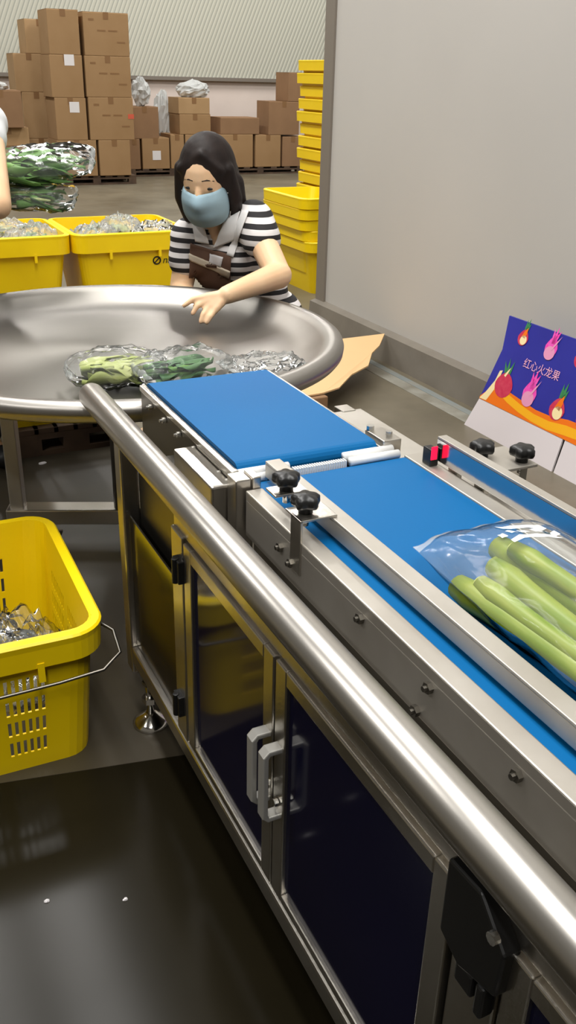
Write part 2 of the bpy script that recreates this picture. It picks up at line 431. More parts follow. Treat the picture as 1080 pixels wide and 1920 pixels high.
# infeed belt
def belt(x0, x1, y0, y1, z, th, name):
    b = MB(); n = 8; P = []
    r = th / 2
    for k in range(n + 1):
        a = -PI / 2 + PI * k / n; P.append((y1 - r + r * math.cos(a), z - r + r * math.sin(a)))
    for k in range(n + 1):
        a = PI / 2 + PI * k / n; P.append((y0 + r + r * math.cos(a), z - r + r * math.sin(a)))
    b.rings([[(x0, p[0], p[1]) for p in P], [(x1, p[0], p[1]) for p in P]])
    return b.build(name, M['belt'], mach, smooth=False, bevel=0)
belt(.512, .767, 1.209, 1.672, .650, .030, 'infeed_belt')
belt(.527, .802, YE, 1.188, .630, .030, 'weighing_belt')
b = MB(); b.box(.500, .508, 1.20, 1.672, .545, .640); b.build('side_plate', M['steel_dark'], mach, bevel=.001, label='dark steel side plate of the far belt')
bb('edge_strip', .498, .511, 1.20, 1.674, .632, .644, 'steel', bevel=.002)
b = MB(); b.box(.771, .779, 1.20, 1.672, .545, .640); b.build('side_plate', M['steel_dark'], mach, bevel=.001)
bb('edge_strip', .768, .781, 1.20, 1.674, .632, .644, 'steel')
for y in (1.60, 1.52, 1.44, 1.365, 1.25, 1.215):
    b = MB(); b.cyl((.499, y, .622), (.492, y, .622), .0055, 8); b.cyl((.492, y, .622), (.487, y, .622), .003, 8); b.build('bolt', M['bolt'], mach)
bb('motor_cover', .462, .5, 1.195, 1.372, .50, .626, 'steel', bevel=.004)
# gearing between the two belts
bb('hinge_block', .486, .512, 1.155, 1.19, .50, .648, 'steel')
bb('hinge_plate', .512, .526, 1.150, 1.186, .52, .652, 'steel')
def roller(x0, x1, y, z, r=.0075):
    b = MB(); b.cyl((x0, y, z), (x1, y, z), r, 14); return b.build('transfer_roller', M['aluminium'], mach, smooth=True)
roller(.512, .560, 1.206, .636); roller(.512, .552, 1.190, .632); roller(.570, .598, 1.204, .636); roller(.570, .594, 1.190, .632)
roller(.698, .792, 1.203, .637); roller(.702, .796, 1.188, .633)
b = MB()
for k in range(22):
    x = .602 + k * .0044; b.box(x, x + .0026, 1.188, 1.200, .624, .636)
b.box(.600, .698, 1.190, 1.196, .618, .630)
b.build('toothed_strip', M['aluminium'], mach)
bb('tension_bracket', .776, .812, 1.205, 1.268, .600, .652, 'steel', bevel=.002)
b = MB(); b.cyl((.783, 1.262, .652), (.783, 1.262, .660), .007, 8); b.build('bolt', M['bolt'], mach)
b = MB(); b.cyl((.800, 1.228, .652), (.800, 1.228, .659), .006, 8); b.build('bolt', M['bolt'], mach)
bb('top_plate', .781, .905, .93, 1.50, .590, .598, 'steel_soft', bevel=.001)
# near side channel
b = MB(); b.box(.499, .527, YE, 1.148, .618, .634); b.box(.499, .505, YE, 1.148, .558, .620); b.build('side_channel', M['steel_soft'], mach, bevel=.002)
b = MB(); b.box(.802, .834, YE, 1.180, .618, .633); b.box(.826, .834, YE, 1.18, .558, .62); b.build('side_channel', M['steel_soft'], mach, bevel=.002)
bb('lower_body', .515, .82, YE, 1.16, .505, .598, 'steel_dark')
for y, z in ((1.02, .600), (.985, .592), (.795, .612), (.647, .610), (.666, .566), (.498, .610), (.33, .608)):
    b = MB(); b.cyl((.499, y, z), (.493, y, z), .007, 6); b.cyl((.493, y, z), (.489, y, z), .0035, 8); b.build('bolt', M['steel_dark'], mach)
# guide fences
b = MB(); b.box(.545, .570, YE, 1.178, .660, .664); b.box(.545, .548, YE, 1.178, .637, .660); b.box(.567, .570, YE, 1.178, .637, .660)
b.build('guide_fence', M['steel_soft'], mach, bevel=.0012)
b = MB(); b.box(.829, .833, YE, 1.128, .640, .677); b.build('guide_fence', M['steel_mirror'], mach, bevel=.0008, label='tall guide fence beyond the belt, mirroring its blue')
bb('fence_cap', .829, .846, YE, 1.128, .677, .681, 'steel_soft', bevel=.001)
for y in (1.09, 1.02, .62): bb('fence_post', .836, .848, y - .012, y + .012, .598, .677, 'steel')
# brackets and knobs
b = MB(); b.box(.496, .552, .958, 1.005, .6645, .668); b.box(.496, .500, .958, .988, .585, .668); b.build('fence_bracket', M['steel'], mach, bevel=.001)
bb('fence_bracket', .500, .552, 1.045, 1.078, .6645, .668, 'steel', bevel=.001)
bb('fence_bracket', .846, .945, 1.015, 1.10, .652, .657, 'steel_soft', bevel=.001)
bb('bracket_post', .925, .940, 1.03, 1.09, .50, .652, 'steel')
bb('bracket_beam', .86, .94, 1.03, 1.09, .52, .55, 'steel')
def knob(x, y, z):
    b = MB(); n = 40; prof = [(.0, .0), (.010, .0), (.010, .008), (.0175, .010), (.019, .014), (.0185, .022), (.014, .026), (.0, .027)]
    rr = []
    for r, h in prof:
        rr.append([(x + max(r, 1e-4) * (1 + (.13 * math.cos(5 * t) if r > .012 else 0)) * math.cos(t), y + max(r, 1e-4) * (1 + (.13 * math.cos(5 * t) if r > .012 else 0)) * math.sin(t), z + h) for t in [2 * PI * k / n for k in range(n)]])
    b.rings(rr); o = b.build('star_knob', M['black'], mach, smooth=True)
    c = MB(); c.cyl((x, y, z - .02), (x, y, z + .002), .005, 10); c.build('knob_stud', M['bolt'], o, smooth=True)
knob(.524, 1.060, .668); knob(.516, .983, .668); knob(.880, 1.075, .657); knob(.928, 1.035, .657)
# sensor
bb('photo_sensor', .812, .828, 1.118, 1.142, .633, .662, 'black', label='black photo sensor with a red light')
bb('indicator_light',   .812, .824, 1.117, 1.1185, .645, .668, 'red_light', bevel=.001, label='glowing red indicator')

# ------------------------------------------------------------------ the round table
TC = Vector((.62, 2.265, 0))
table = thing('rotary_table', (TC.x, TC.y, 0), 'large round stainless steel dish table in front of the seated woman', 'table')
prof = [(0, .552), (.10, .551), (.25, .548), (.40, .546), (.46, .552), (.50, .566), (.530, .586), (.548, .597), (.562, .6015), (.575, .598), (.584, .588), (.588, .572), (.586, .552), (.580, .541), (.570, .538), (.566, .545), (.572, .556), (.574, .575), (.566, .588), (.552, .590), (.53, .576), (.49, .552), (.45, .540), (.40, .534), (0, .536)]
prof = [(a, z if a < .535 else .6015 - (.6015 - z) * .72) for a, z in prof]
b = MB(); b.lathe(prof, TC, 128); b.build('dish', M['steel_dish'], table, smooth=True)
b = MB(); b.lathe([(0, .10), (.035, .10), (.035, .47), (.16, .50), (.34, .53), (.34, .536), (0, .536)], TC, 40); b.build('column', M['steel_dark'], table, smooth=True)
ang0 = math.atan2(.106, -.25)
for k in range(3):
    a = ang0 + k * 2 * PI / 3
    d = Vector((math.cos(a), math.sin(a), 0)); w = Vector((-d.y, d.x, 0)) * .030
    p0 = TC - d * .28 if k == 0 else TC + d * .045; p1 = TC + d * .33
    b = MB(); b.prism([p0 - w + Vector((0, 0, .055)), p0 + w + Vector((0, 0, .055)), p0 + w + Vector((0, 0, .10 + .001 * k)), p0 - w + Vector((0, 0, .10 + .001 * k))], p1 - p0)
    b.build('base_bar', M['steel'], table, bevel=.004)
for k in range(3):
    a = ang0 + k * 2 * PI / 3; p = TC + Vector((math.cos(a), math.sin(a), 0)) * .30
    b = MB(); b.box(p.x - .019, p.x + .019, p.y - .019, p.y + .019, .09, .545, rot=a); b.build('leg', M['steel_soft'], table, bevel=.003)
    b = MB(); b.cyl((p.x, p.y, 0), (p.x, p.y, .012), .028, 20); b.cyl((p.x, p.y, .012), (p.x, p.y, .06), .009, 12); b.build('levelling_foot', M['chrome'], table, smooth=False)

# ------------------------------------------------------------------ yellow crates
def rrect(w, l, r, n_w=1, n_l=1, nc=5):
    """rounded rectangle outline, straight sides cut in n pieces; returns points and side tags"""
    P = []; T = []
    hw, hl = w / 2 - r, l / 2 - r
    def side(a, b, n, t):
        for k in range(n): P.append((a[0] + (b[0] - a[0]) * k / n, a[1] + (b[1] - a[1]) * k / n)); T.append((t, k))
    def corner(c, a0):
        for k in range(nc): 
            a = a0 + PI / 2 * k / nc; P.append((c[0] + r * math.cos(a), c[1] + r * math.sin(a))); T.append(('c', k))
    side((-hw, -hl - r), (hw, -hl - r), n_w, 'f'); corner((hw, -hl), -PI / 2)
    side((hw + r, -hl), (hw + r, hl), n_l, 'r'); corner((hw, hl), 0)
    side((hw, hl + r), (-hw, hl + r), n_w, 'b'); corner((-hw, hl), PI / 2)
    side((-hw - r, hl), (-hw - r, -hl), n_l, 'l'); corner((-hw, -hl), PI)
    return P, T
def crate(loc, w, l, h, taper, label, slots=True, rotz=0, collar=.055, group=None, bail=True, detail=True, logo=False):
    root = thing('plastic_crate', loc, label, 'crate', group)
    X, Y, Z = loc
    nw, nl = (41, 53) if slots else (4, 4)
    b = MB()
    zs = [0, .03]
    if slots:
        nrow = 4; top = h - collar - .012; hh = (top - .04) / nrow
        zs = [0, .02] + [v for k in range(nrow) for v in (.04 + k * hh, .04 + k * hh + hh * .68)] + [h]
    else: zs = [0, .03, h * .5, h]
    rows = []; tags = None
    for z in zs:
        t = z / h; ww = w - 2 * taper * (1 - t); ll = l - 2 * taper * (1 - t)
        P, tags = rrect(ww, ll, .045, nw, nl)
        rows.append([b.bm.verts.new((X + p[0], Y + p[1], Z + z)) for p in P])
    n = len(rows[0])
    for j in range(len(rows) - 1):
        slot_row = slots and 2 <= j <= 1 + 2 * nrow and (j % 2 == 0)
        for i in range(n):
            t, k = tags[i]
            if slot_row and t != 'c':
                N = nw if t in 'fb' else nl
                if k % 2 == 1 and 5 < k < N - 6 and abs(k - N // 2) > 1: continue
            b._f([rows[j][i], rows[j][(i + 1) % n], rows[j + 1][(i + 1) % n], rows[j + 1][i]])
    b._f(list(reversed(rows[0])))
    b.build('body', M['yellow'], root, solid=.004)
    # collar: a deep turned-over rim
    c = MB(); rr = []
    for dz, o in ((h - collar, .003), (h - collar, .016), (h - .016, .018), (h - .004, .020), (h, .016), (h, .002), (h - .012, 0), (h - collar, 0)):
        P, _ = rrect(w + 2 * o, l + 2 * o, .045 + o, 1, 1, 7); rr.append([(X + p[0], Y + p[1], Z + dz) for p in P])
    L = [[c.bm.verts.new(p) for p in r] for r in rr]; L.append(L[0])
    for a, d in zip(L, L[1:]):
        for i in range(len(a)): c._f([a[i], a[(i + 1) % len(a)], d[(i + 1) % len(a)], d[i]])
    rim = c.build('rim', M['yellow'], root, smooth=False, bevel=0)
    if detail:
        for s in (-1, 1):
            for q in (-.22, .22):
                f = MB(); f.box(X + q * w - .006, X + q * w + .006, Y + s * (l / 2 + .006) - .012, Y + s * (l / 2 + .006) + .012, Z + h - collar - .03, Z + h - collar + .01)
                f.build('rib', M['yellow'], root)
    if bail:
        for s in (-1, 1):
            hw = w / 2 + .012; y0 = Y + s * (l / 2 - .04); y1 = Y + s * (l / 2 + .045); z0 = Z + h - .02; z1 = Z + h - .085
            pts = [(X - hw, y0, z0), (X - hw - .024, y0 + s * .02, z0 - .012), (X - hw - .026, y1 - s * .03, z1 + .025), (X - hw + .01, y1 - s * .012, z1 + .008), (X - hw * .55, y1 - s * .014, z1), (X, y1 - s * .016, z1 - .004),
                   (X + hw * .55, y1 - s * .014, z1), (X + hw - .01, y1 - s * .012, z1 + .008), (X + hw + .026, y1 - s * .03, z1 + .025), (X + hw + .024, y0 + s * .02, z0 - .012), (X + hw, y0, z0)]
            t = MB(); t.tube(pts, .0032, 8); t.build('wire_handle', M['steel_dark'], root, smooth=True)
    if rotz: root.rotation_euler = (0, 0, rotz)
    return root
fc = crate((.127, 1.635, 0), .375, .48, .30, .022, 'yellow slotted plastic crate on the floor, nearest the camera at left', rotz=math.radians(-1))
cr = crate((1.275, 4.515, .13), .54, .54, .40, .05, 'yellow tote with black printed mark behind the round table, right of two', slots=False, collar=.085, bail=False)
cl = dup(cr, (.695, 4.53, .13), 'yellow tote behind the round table at left, without a visible mark')
for o, x0, x1 in ((cr, .95, 1.62), (cl, .36, .94)):
    pass
def pallet(x0, x1, y0, y1, label, m='wood', z1=.13, n=5):
    root = thing('wooden_pallet', ((x0 + x1) / 2, (y0 + y1) / 2, 0), label, 'pallet')
    w = (x1 - x0); 
    for k in range(3):
        y = y0 + (y1 - y0 - .08) * k / 2
        for q in range(3):
            b = MB(); x = x0 + (w - .09) * q / 2; b.box(x, x + .09, y, y + .08, .02, z1 - .04); b.build('block', M[m], root)
        b = MB(); b.box(x0, x1, y, y + .08, .0, .02); b.build('skid', M[m], root)
    for k in range(n):
        y = y0 + (y1 - y0 - .085) * k / (n - 1); b = MB(); b.box(x0, x1, y, y + .085, z1 - .04, z1 - .02); b.build('stringer', M[m], root)
    for k in range(n + 1):
        b = MB(); x = x0 + (w - .085) * k / n; b.box(x, x + .085, y0, y1, z1 - .02, z1); b.build('deck_board', M[m], root, bevel=.002)
    return root
pallet(.36, 1.60, 4.20, 4.85, 'wooden pallet under the two yellow totes')
# printed mark on the right tote
b = MB(); 
fy = 4.515 - .27 + .012; zc = .13 + .245; ux = 1.36
def ring_print(b, c, r0, r1, ax, ay, n=24):
    for k in range(n):
        a0, a1 = 2 * PI * k / n, 2 * PI * (k + 1) / n
        b.poly([c + ax * (r0 * math.cos(a0)) + ay * (r0 * math.sin(a0)), c + ax * (r1 * math.cos(a0)) + ay * (r1 * math.sin(a0)), c + ax * (r1 * math.cos(a1)) + ay * (r1 * math.sin(a1)), c + ax * (r0 * math.cos(a1)) + ay * (r0 * math.sin(a1))])
def text_mesh(body, size, origin, ax, ay, b, depth=0):
    """lettering as flat mesh laid out along two directions of the printed face"""
    cu = bpy.data.curves.new('t', 'FONT'); cu.body = body; cu.size = size; cu.resolution_u = 4
    o = bpy.data.objects.new('t', cu); COL.objects.link(o)
    dg = bpy.context.evaluated_depsgraph_get(); dg.update()
    me = bpy.data.meshes.new_from_object(o.evaluated_get(dg))
    vs = [b.bm.verts.new(origin + ax * v.co.x + ay * v.co.y) for v in me.vertices]
    for p in me.polygons: b._f([vs[i] for i in p.vertices])
    bpy.data.objects.remove(o); bpy.data.curves.remove(cu); bpy.data.meshes.remove(me)
# printed mark: ring with a slash and five slanted letters
lg = MB(); fy = 4.515 - .27 + .019 - .0045
ax = Vector((1, 0, 0)); ay = Vector((0, -.05 / .40, 1)).normalized()
c = Vector((1.385, fy - .0015, .13 + .262))
ring_print(lg, c, .014, .021, ax, ay)
sl = (ax + ay).normalized(); sn = (ax - ay).normalized()
lg.poly([c - sl * .02 - sn * .003, c + sl * .02 - sn * .003, c + sl * .02 + sn * .003, c - sl * .02 + sn * .003])
text_mesh('naioa', .05, c + ax * .027 - ay * .015, ax, (ay + ax * .25).normalized(), lg)
lg.build('printed_mark', M['ink'], cr, label='black ring and slanted lettering printed on the tote')

# ------------------------------------------------------------------ crate stacks by the wall end
ORD = ['top', 'second from top', 'third from top', 'fourth from top', 'fifth from top', 'sixth from top', 'seventh from top', 'eighth from top', 'ninth from top', 'tenth from top', 'eleventh from top', 'twelfth from top', 'second from bottom', 'bottom']
c0 = crate((2.715, 5.17, 0), .36, .56, .32, .065, 'yellow crate at the bottom of the short stack beside the wall end', slots=False, collar=.06, bail=False, group='nested crates in the short stack')
for k, (n_, dx, dy) in enumerate((('fourth', -.01, .02), ('third', -.03, .02), ('second', -.04, .01), ('top', -.045, .0))):
    dup(c0, (2.715 + dx, 5.17 + dy, .062 * (k + 1)), 'yellow crate in the short nested stack beside the wall end, %s of five' % (n_ if n_ == 'top' else n_ + ' from top'))
c1 = dup(c0, (3.13, 5.60, 0), 'yellow crate in the tall nested stack beside the wall end, bottom of fourteen', group='nested crates in the tall stack')
for k in range(1, 14):
    dup(c1, (3.13 + .012 * (k % 3) - .002 * k, 5.62 + .003 * (k % 2), .0752 * k), 'yellow crate in the tall nested stack beside the wall end, %s of fourteen' % ORD[13 - k])

# ------------------------------------------------------------------ low pallet and crate behind the table
pallet(.44, .86, 2.97, 3.55, 'dark wooden pallet on the floor beyond the round table', z1=.10)
crate((.515, 3.22, .10), .24, .46, .26, .02, 'small yellow slotted crate on the dark pallet under the round table', slots=True, collar=.04, bail=False, detail=False)

# ------------------------------------------------------------------ cardboard boxes
def carton(x0, x1, y0, z0, z1, dep, label, m='carton', lab=None, tape=True, band=False, group=None):
    root = thing('cardboard_box', ((x0 + x1) / 2, y0 + dep / 2, z0), label, 'box', group)
    g = .004
    b = MB(); b.box(x0 + g, x1 - g, y0, y0 + dep, z0, z1 - .003); b.build('body', M[m], root, bevel=.006)
    xm = (x0 + x1) / 2
    f = MB(); f.box(x0 + g, xm - .003, y0 + .003, y0 + dep - .003, z1 - .003, z1); f.build('flap', M[m], root); f = MB(); f.box(xm + .003, x1 - g, y0 + .003, y0 + dep - .003, z1 - .003, z1)
    f.build('flap', M[m], root)
    if tape:
        t = MB(); t.box(xm - .03, xm + .03, y0 - .0015, y0 + dep + .0015, z1 - .07, z1 + .0012); t.build('tape', M['tape'], root)
    if band:
        h = (z1 - z0)
        for u0, u1, v0, v1 in ((.30, .48, .56, .60), (.54, .74, .56, .60), (.12, .24, .80, .85), (.72, .90, .30, .34)):
            t = MB(); t.box(x0 + (x1 - x0) * u0, x0 + (x1 - x0) * u1, y0 - .001, y0, z0 + h * v0, z0 + h * v1)
            t.build('printed_mark', M['tape'], root)
    if lab:
        lx, lz = lab; t = MB(); t.box(x0 + (x1 - x0) * lx - .055, x0 + (x1 - x0) * lx + .055, y0 - .002, y0, z0 + (z1 - z0) * lz - .055, z0 + (z1 - z0) * lz + .055)
        t.build('paper_label', M['paper'], root, label='white paper label')
    return root
pallet(2.45, 3.40, 11.12, 12.0, 'dark pallet under the tall stack of boxes', n=6, z1=.10)
Y0 = 11.1
T = 'in the tall box stack, '
carton(2.48, 2.94, Y0, .10, .49, .45, 'brown box ' + T + 'bottom row left', lab=None)
carton(2.96, 3.34, Y0, .10, .49, .45, 'brown box ' + T + 'bottom row right')
carton(2.49, 2.85, Y0, .49, .93, .45, 'brown box ' + T + 'left column second row, white label', lab=(.62, .78))
carton(2.47, 2.84, Y0, .93, 1.36, .45, 'brown box ' + T + 'left column third row, white label', lab=(.60, .88))
carton(2.48, 2.83, Y0, 1.36, 1.80, .45, 'brown box ' + T + 'left column top, no label')
carton(2.87, 3.40, Y0, .49, .94, .45, 'brown box ' + T + 'right column second row, dark print', band=True)
carton(2.86, 3.39, Y0, .94, 1.36, .45, 'brown box ' + T + 'right column third row, dark print', band=True)
carton(2.87, 3.39, Y0, 1.36, 1.79, .45, 'brown box ' + T + 'right column top, dark print', band=True)
b = MB(); b.box(3.33, 3.40, Y0 - .002, Y0 - .0005, .715, .765); 
o = b.build('sticker', mat('red_sticker', (206, 92, 66), .6)); tag(o, 'small red sticker on the right edge of the tall box stack', 'sticker')
# behind and left of the tall stack
pallet(1.75, 2.60, 10.95, 12.3, 'dark pallet under the boxes left of the tall stack', n=6, z1=.10)
L = 'left of the tall stack, '
carton(2.28, 2.60, 11.72, .10, .47, .4, 'tan box ' + L + 'bottom of the rear column', 'carton2')
carton(2.26, 2.60, 11.72, .47, .97, .4, 'tan box ' + L + 'second in the rear column', 'carton2')
carton(2.20, 2.56, 11.72, .97, 1.37, .4, 'tan box ' + L + 'third in the rear column, jutting out', 'carton2')
carton(2.36, 2.70, 11.72, 1.37, 1.72, .4, 'narrow tan box on top of the rear column left of tall stack', 'carton2')
carton(1.70, 2.16, 10.95, .10, .44, .4, 'open brown box at far left under the overhanging box', 'carton3')
carton(1.66, 2.10, 10.9, .63, 1.00, .4, 'brown box at far left above the box with white film', 'carton3')
carton(1.72, 2.16, 10.98, .44, .63, .36, 'shallow tan box at far left between two brown boxes', 'carton2')
# the row by the back wall
pallet(3.55, 4.72, 11.90, 12.7, 'dark pallet under the back row of boxes, left', n=6, z1=.09)
pallet(4.74, 6.02, 11.90, 12.7, 'dark pallet under the back row of boxes, right', n=6, z1=.09)
W = 11.9; B = 'in the back row, '
carton(3.56, 3.71, W, .09, .45, .4, 'narrow brown box half hidden by the tall stack, back row', 'carton3')
carton(3.73, 4.10, W, .09, .46, .4, 'brown box ' + B + 'bottom, with a white label', 'carton', lab=(.52, .44))
carton(4.11, 4.30, W, .09, .50, .4, 'brown box ' + B + 'bottom, left of the seated woman', 'carton')
carton(3.60, 3.97, W, .45, .82, .4, 'dull brown box standing second high beside the tall stack', 'carton3')
carton(4.31, 4.70, W, .09, .50, .4, 'brown box ' + B + 'bottom, behind the woman\'s head', 'carton')
carton(4.24, 4.67, W, .50, .74, .4, 'shallow brown box under the open box with dark film', 'carton')
carton(4.23, 4.66, W, .74, .93, .4, 'tan box with dark film behind it, back row top', 'carton2')
carton(4.75, 5.27, W, .09, .50, .4, 'wide brown box ' + B + 'bottom, right of the woman\'s head', 'carton')
carton(4.80, 5.36, W, .50, .70, .4, 'long shallow brown box ' + B + 'right of the woman\'s head', 'carton3', tape=False)
carton(5.30, 5.68, W, .09, .49, .4, 'brown box ' + B + 'bottom, third from the yellow crates', 'carton')
carton(5.70, 6.02, W, .09, .47, .4, 'brown box ' + B + 'bottom, nearest the yellow crates', 'carton3')
carton(5.49, 5.95, W, .49, .90, .4, 'dull brown box resting on two boxes near the yellow crates', 'carton3')
carton(5.77, 6.10, W, .90, 1.25, .4, 'topmost brown box by the yellow crate stack', 'carton3')

# ------------------------------------------------------------------ crumpled plastic film
def crumple(c, ax, seed, name, m, label, cat, parent=None, n=22, k=11, amp=.35, freq=3.0):
    b = MB(); random.seed(seed); off = Vector((seed * 3.7, seed * 1.3, seed * .7)); rr = []
    for i in range(k + 1):
        q = -PI / 2 + PI * (i + .15) / (k + .3); r = []
        for j in range(n):
            t = 2 * PI * j / n; d = Vector((math.cos(q) * math.cos(t), math.cos(q) * math.sin(t), math.sin(q)))
            s = 1 + amp * noise.noise(d * freq + off) + amp * .5 * noise.noise(d * freq * 2.7 + off)
            r.append(Vector(c) + Vector((d.x * ax[0], d.y * ax[1], d.z * ax[2])) * s)
        rr.append(r)
    b.rings(rr); o = b.build(name, M[m], parent, smooth=False)
    if label: tag(o, label, cat)
    return o
crumple((3.80, 12.06, .98), (.10, .12, .17), 3, 'film_wad', 'film_pile', 'wad of clear film on the second box beside the tall stack', 'film')
crumple((4.18, 12.40, .70), (.11, .12, .28), 5, 'film_wad', 'film_pile', 'tall wad of clear film between two box columns, back row', 'film')
crumple((4.50, 12.1, 1.02), (.22, .14, .10), 8, 'film_wad', 'film_pile', 'crumpled film heap on top of the open back box', 'film')
crumple((1.88, 11.1, 1.035), (.12, .12, .045), 9, 'film_wad', 'film_pile', 'white film scraps on the box at far left, upper', 'film')
crumple((2.02, 11.1, .665), (.09, .10, .04), 10, 'film_wad', 'film_pile', 'white film scraps on the shallow box at far left, lower', 'film')

# ------------------------------------------------------------------ carton with printed fruit, standing against the wall
dc = thing('fruit_carton', (2.13, 2.2, 0), 'flattened white carton with blue fruit print leaning on the white wall', 'carton')
YL, YR = 2.665, 1.55
FL = [(2.085, .0), (2.112, .116)]            # white flap: (X, z) from floor up to the first fold
q2 = at(942, 655, X=2.165); q3 = at(955, 592, X=2.20)
PA = [(2.112, .116), (2.165, q2.z)]          # printed panel up to the second fold
TP = [(2.165, q2.z), (2.20, q3.z)]           # upper panel
th = .006
M['carton_white'] = mat('white_carton_board', (222, 214, 216), .6)
M['print_blue'] = mat('blue_print', (40, 42, 142), .42, c2=(46, 50, 156), scale=3)
M['print_orange'] = mat('orange_print', (238, 116, 22), .45)
M['print_gold'] = mat('gold_print', (246, 176, 28), .45)
M['print_red'] = mat('red_fruit_print', (196, 42, 78), .45, c2=(206, 66, 92), scale=60)
M['print_pink'] = mat('pink_fruit_print', (236, 52, 168), .45, c2=(236, 96, 190), scale=60)
M['print_green'] = mat('green_leaf_print', (58, 132, 82), .45)
M['print_cream'] = mat('cream_print', (244, 224, 170), .45)
M['print_blush'] = mat('blush_print', (226, 150, 186), .45)
M['print_text'] = mat('pale_pink_lettering', (240, 176, 206), .45)
def sheet(name, a, b_, y0, y1, m, y0b=None, y1b=None):
    b = MB(); (xa, za), (xb, zb) = a, b_
    y0b = y0 if y0b is None else y0b; y1b = y1 if y1b is None else y1b
    b.prism([(xa, y0, za), (xa, y1, za), (xb, y1b, zb), (xb, y0b, zb)], (th, 0, 0))
    return b.build(name, M[m], dc)
sheet('flap', FL[0], FL[1], YL - .02 + .03, 2.170, 'carton_white', y0b=2.635)
sheet('flap', FL[0], FL[1], 2.160, YR, 'carton_white', y0b=2.158)
sheet('printed_panel', PA[0], PA[1], 2.635, YR, 'print_blue', y0b=q2.y)
sheet('top_panel', TP[0], TP[1], q2.y, YR, 'print_blue', y0b=q3.y)
class PF:
    """flat printed shapes on a panel: u runs towards the camera along the wall, v up the panel"""
    def __init__(s, a, b_, y):
        s.o = Vector((a[0] - .0008, y, a[1])); s.ay = Vector((b_[0] - a[0], 0, b_[1] - a[1])); s.len = s.ay.length; s.ay.normalize(); s.ax = Vector((0, -1, 0)); s.n = s.ay.cross(s.ax) * -1
        s.n = Vector((-s.ay.z, 0, s.ay.x))
    def P(s, u, v, l=0): return s.o + s.ax * u + s.ay * v + s.n * (.0006 * l)
pp = PF(PA[0], PA[1], 2.635); tp = PF(TP[0], TP[1], q2.y)
mats_print = ['print_orange', 'print_gold', 'print_red', 'print_pink', 'print_green', 'print_cream', 'print_blush', 'print_text']
def strip(b, f, pts, l, mi):
    b.mi = mi; lo = [b.bm.verts.new(f.P(u, v0, l)) for u, v0, v1 in pts]; hi = [b.bm.verts.new(f.P(u, v1, l)) for u, v0, v1 in pts]
    for i in range(len(pts) - 1): b._f([lo[i], lo[i + 1], hi[i + 1], hi[i]])
def blob(b, f, u, v, ru, rv, l, mi, tip=0.0, rot=0.0, n=20):
    b.mi = mi; P = []
    for k in range(n):
        t = 2 * PI * k / n; x = ru * math.cos(t) * (1 - tip * max(0, math.sin(t))); y = rv * math.sin(t)
        P.append(f.P(u + x * math.cos(rot) - y * math.sin(rot), v + x * math.sin(rot) + y * math.cos(rot), l))
    b.poly(P)
def leafp(b, f, u, v, du, dv, w, l, mi):
    b.mi = mi; n = Vector((-dv, du)).normalized() * w
    b.poly([f.P(u - n.x, v - n.y, l), f.P(u + du * .5 - n.x * .8, v + dv * .5 - n.y * .8, l), f.P(u + du, v + dv, l), f.P(u + du * .5 + n.x * .8, v + dv * .5 + n.y * .8, l), f.P(u + n.x, v + n.y, l)])
def dragonfruit(b, f, u, v, s, kind):
    if kind == 'pink':
        blob(b, f, u, v, .030 * s, .042 * s, 2, 3, .55); blob(b, f, u, v - .022 * s, .026 * s, .024 * s, 3, 6)
        for du, dv in ((-.012, .05), (.006, .06), (.022, .048)): leafp(b, f, u, v + .012 * s, du * s, dv * s, .008 * s, 3, 3)
        leafp(b, f, u + .004, v - .01 * s, .03 * s, .055 * s, .004 * s, 4, 6)
    elif kind == 'cut':
        blob(b, f, u, v, .032 * s, .034 * s, 2, 2, .35); blob(b, f, u + .006 * s, v - .010 * s, .020 * s, .020 * s, 3, 5)
        for du, dv in ((-.006, .062), (.01, .07), (.02, .05)): leafp(b, f, u, v + .015 * s, du * s, dv * s, .008 * s, 1.5, 4)
        leafp(b, f, u, v, .012 * s, .045 * s, .012 * s, 3, 0)
    else:
        blob(b, f, u, v, .046 * s, .044 * s, 2, 2, .2)
        for du, dv in ((-.03, .06), (-.01, .075), (.016, .07)): leafp(b, f, u, v + .02 * s, du * s, dv * s, .008 * s, 1.5, 4)
        leafp(b, f, u - .01, v + .03 * s, .018 * s, .036 * s, .005 * s, 3, 5)
b = MB()
strip(b, pp, [(.0, 0, .010), (.03, 0, .04), (.07, 0, .062), (.11, 0, .075), (.16, 0, .066), (.23, 0, .058), (.30, 0, .050), (.38, 0, .052), (.46, 0, .066), (.55, 0, .070), (.7, 0, .05), (1.08, 0, .06)], 1, 0)
strip(b, pp, [(.06, .052, .056), (.10, .046, .064), (.15, .030, .058), (.22, .016, .044), (.30, .006, .034), (.38, .004, .034), (.46, .012, .046), (.56, .020, .05), (.7, .01, .03)], 1.4, 1)
b.mi = 5; b.poly([pp.P(.0, .002, 1.6), pp.P(.022, .03, 1.6), pp.P(.052, .085, 1.6), pp.P(.060, .125, 1.6), pp.P(.075, .130, 1.6) , pp.P(.062, .05, 1.6), pp.P(.04, .004, 1.6)])
dragonfruit(b, pp, .105, .082, 1.05, 'whole'); dragonfruit(b, pp, .245, .098, 1.15, 'pink'); dragonfruit(b, pp, .395, .083, 1.15, 'cut'); dragonfruit(b, pp, .54, .09, 1.1, 'whole'); dragonfruit(b, pp, .68, .09, 1.1, 'pink')
dragonfruit(b, tp, .085, .066, .85, 'cut'); dragonfruit(b, tp, .235, .070, 1.0, 'pink'); dragonfruit(b, tp, .385, .066, .95, 'cut'); dragonfruit(b, tp, .54, .055, 1.0, 'pink')
b.mi = 7
text_mesh('\u7ea2\u5fc3\u706b\u9f99\u679c', .038, pp.P(.165, .172, 2), pp.ax, pp.ay, b)
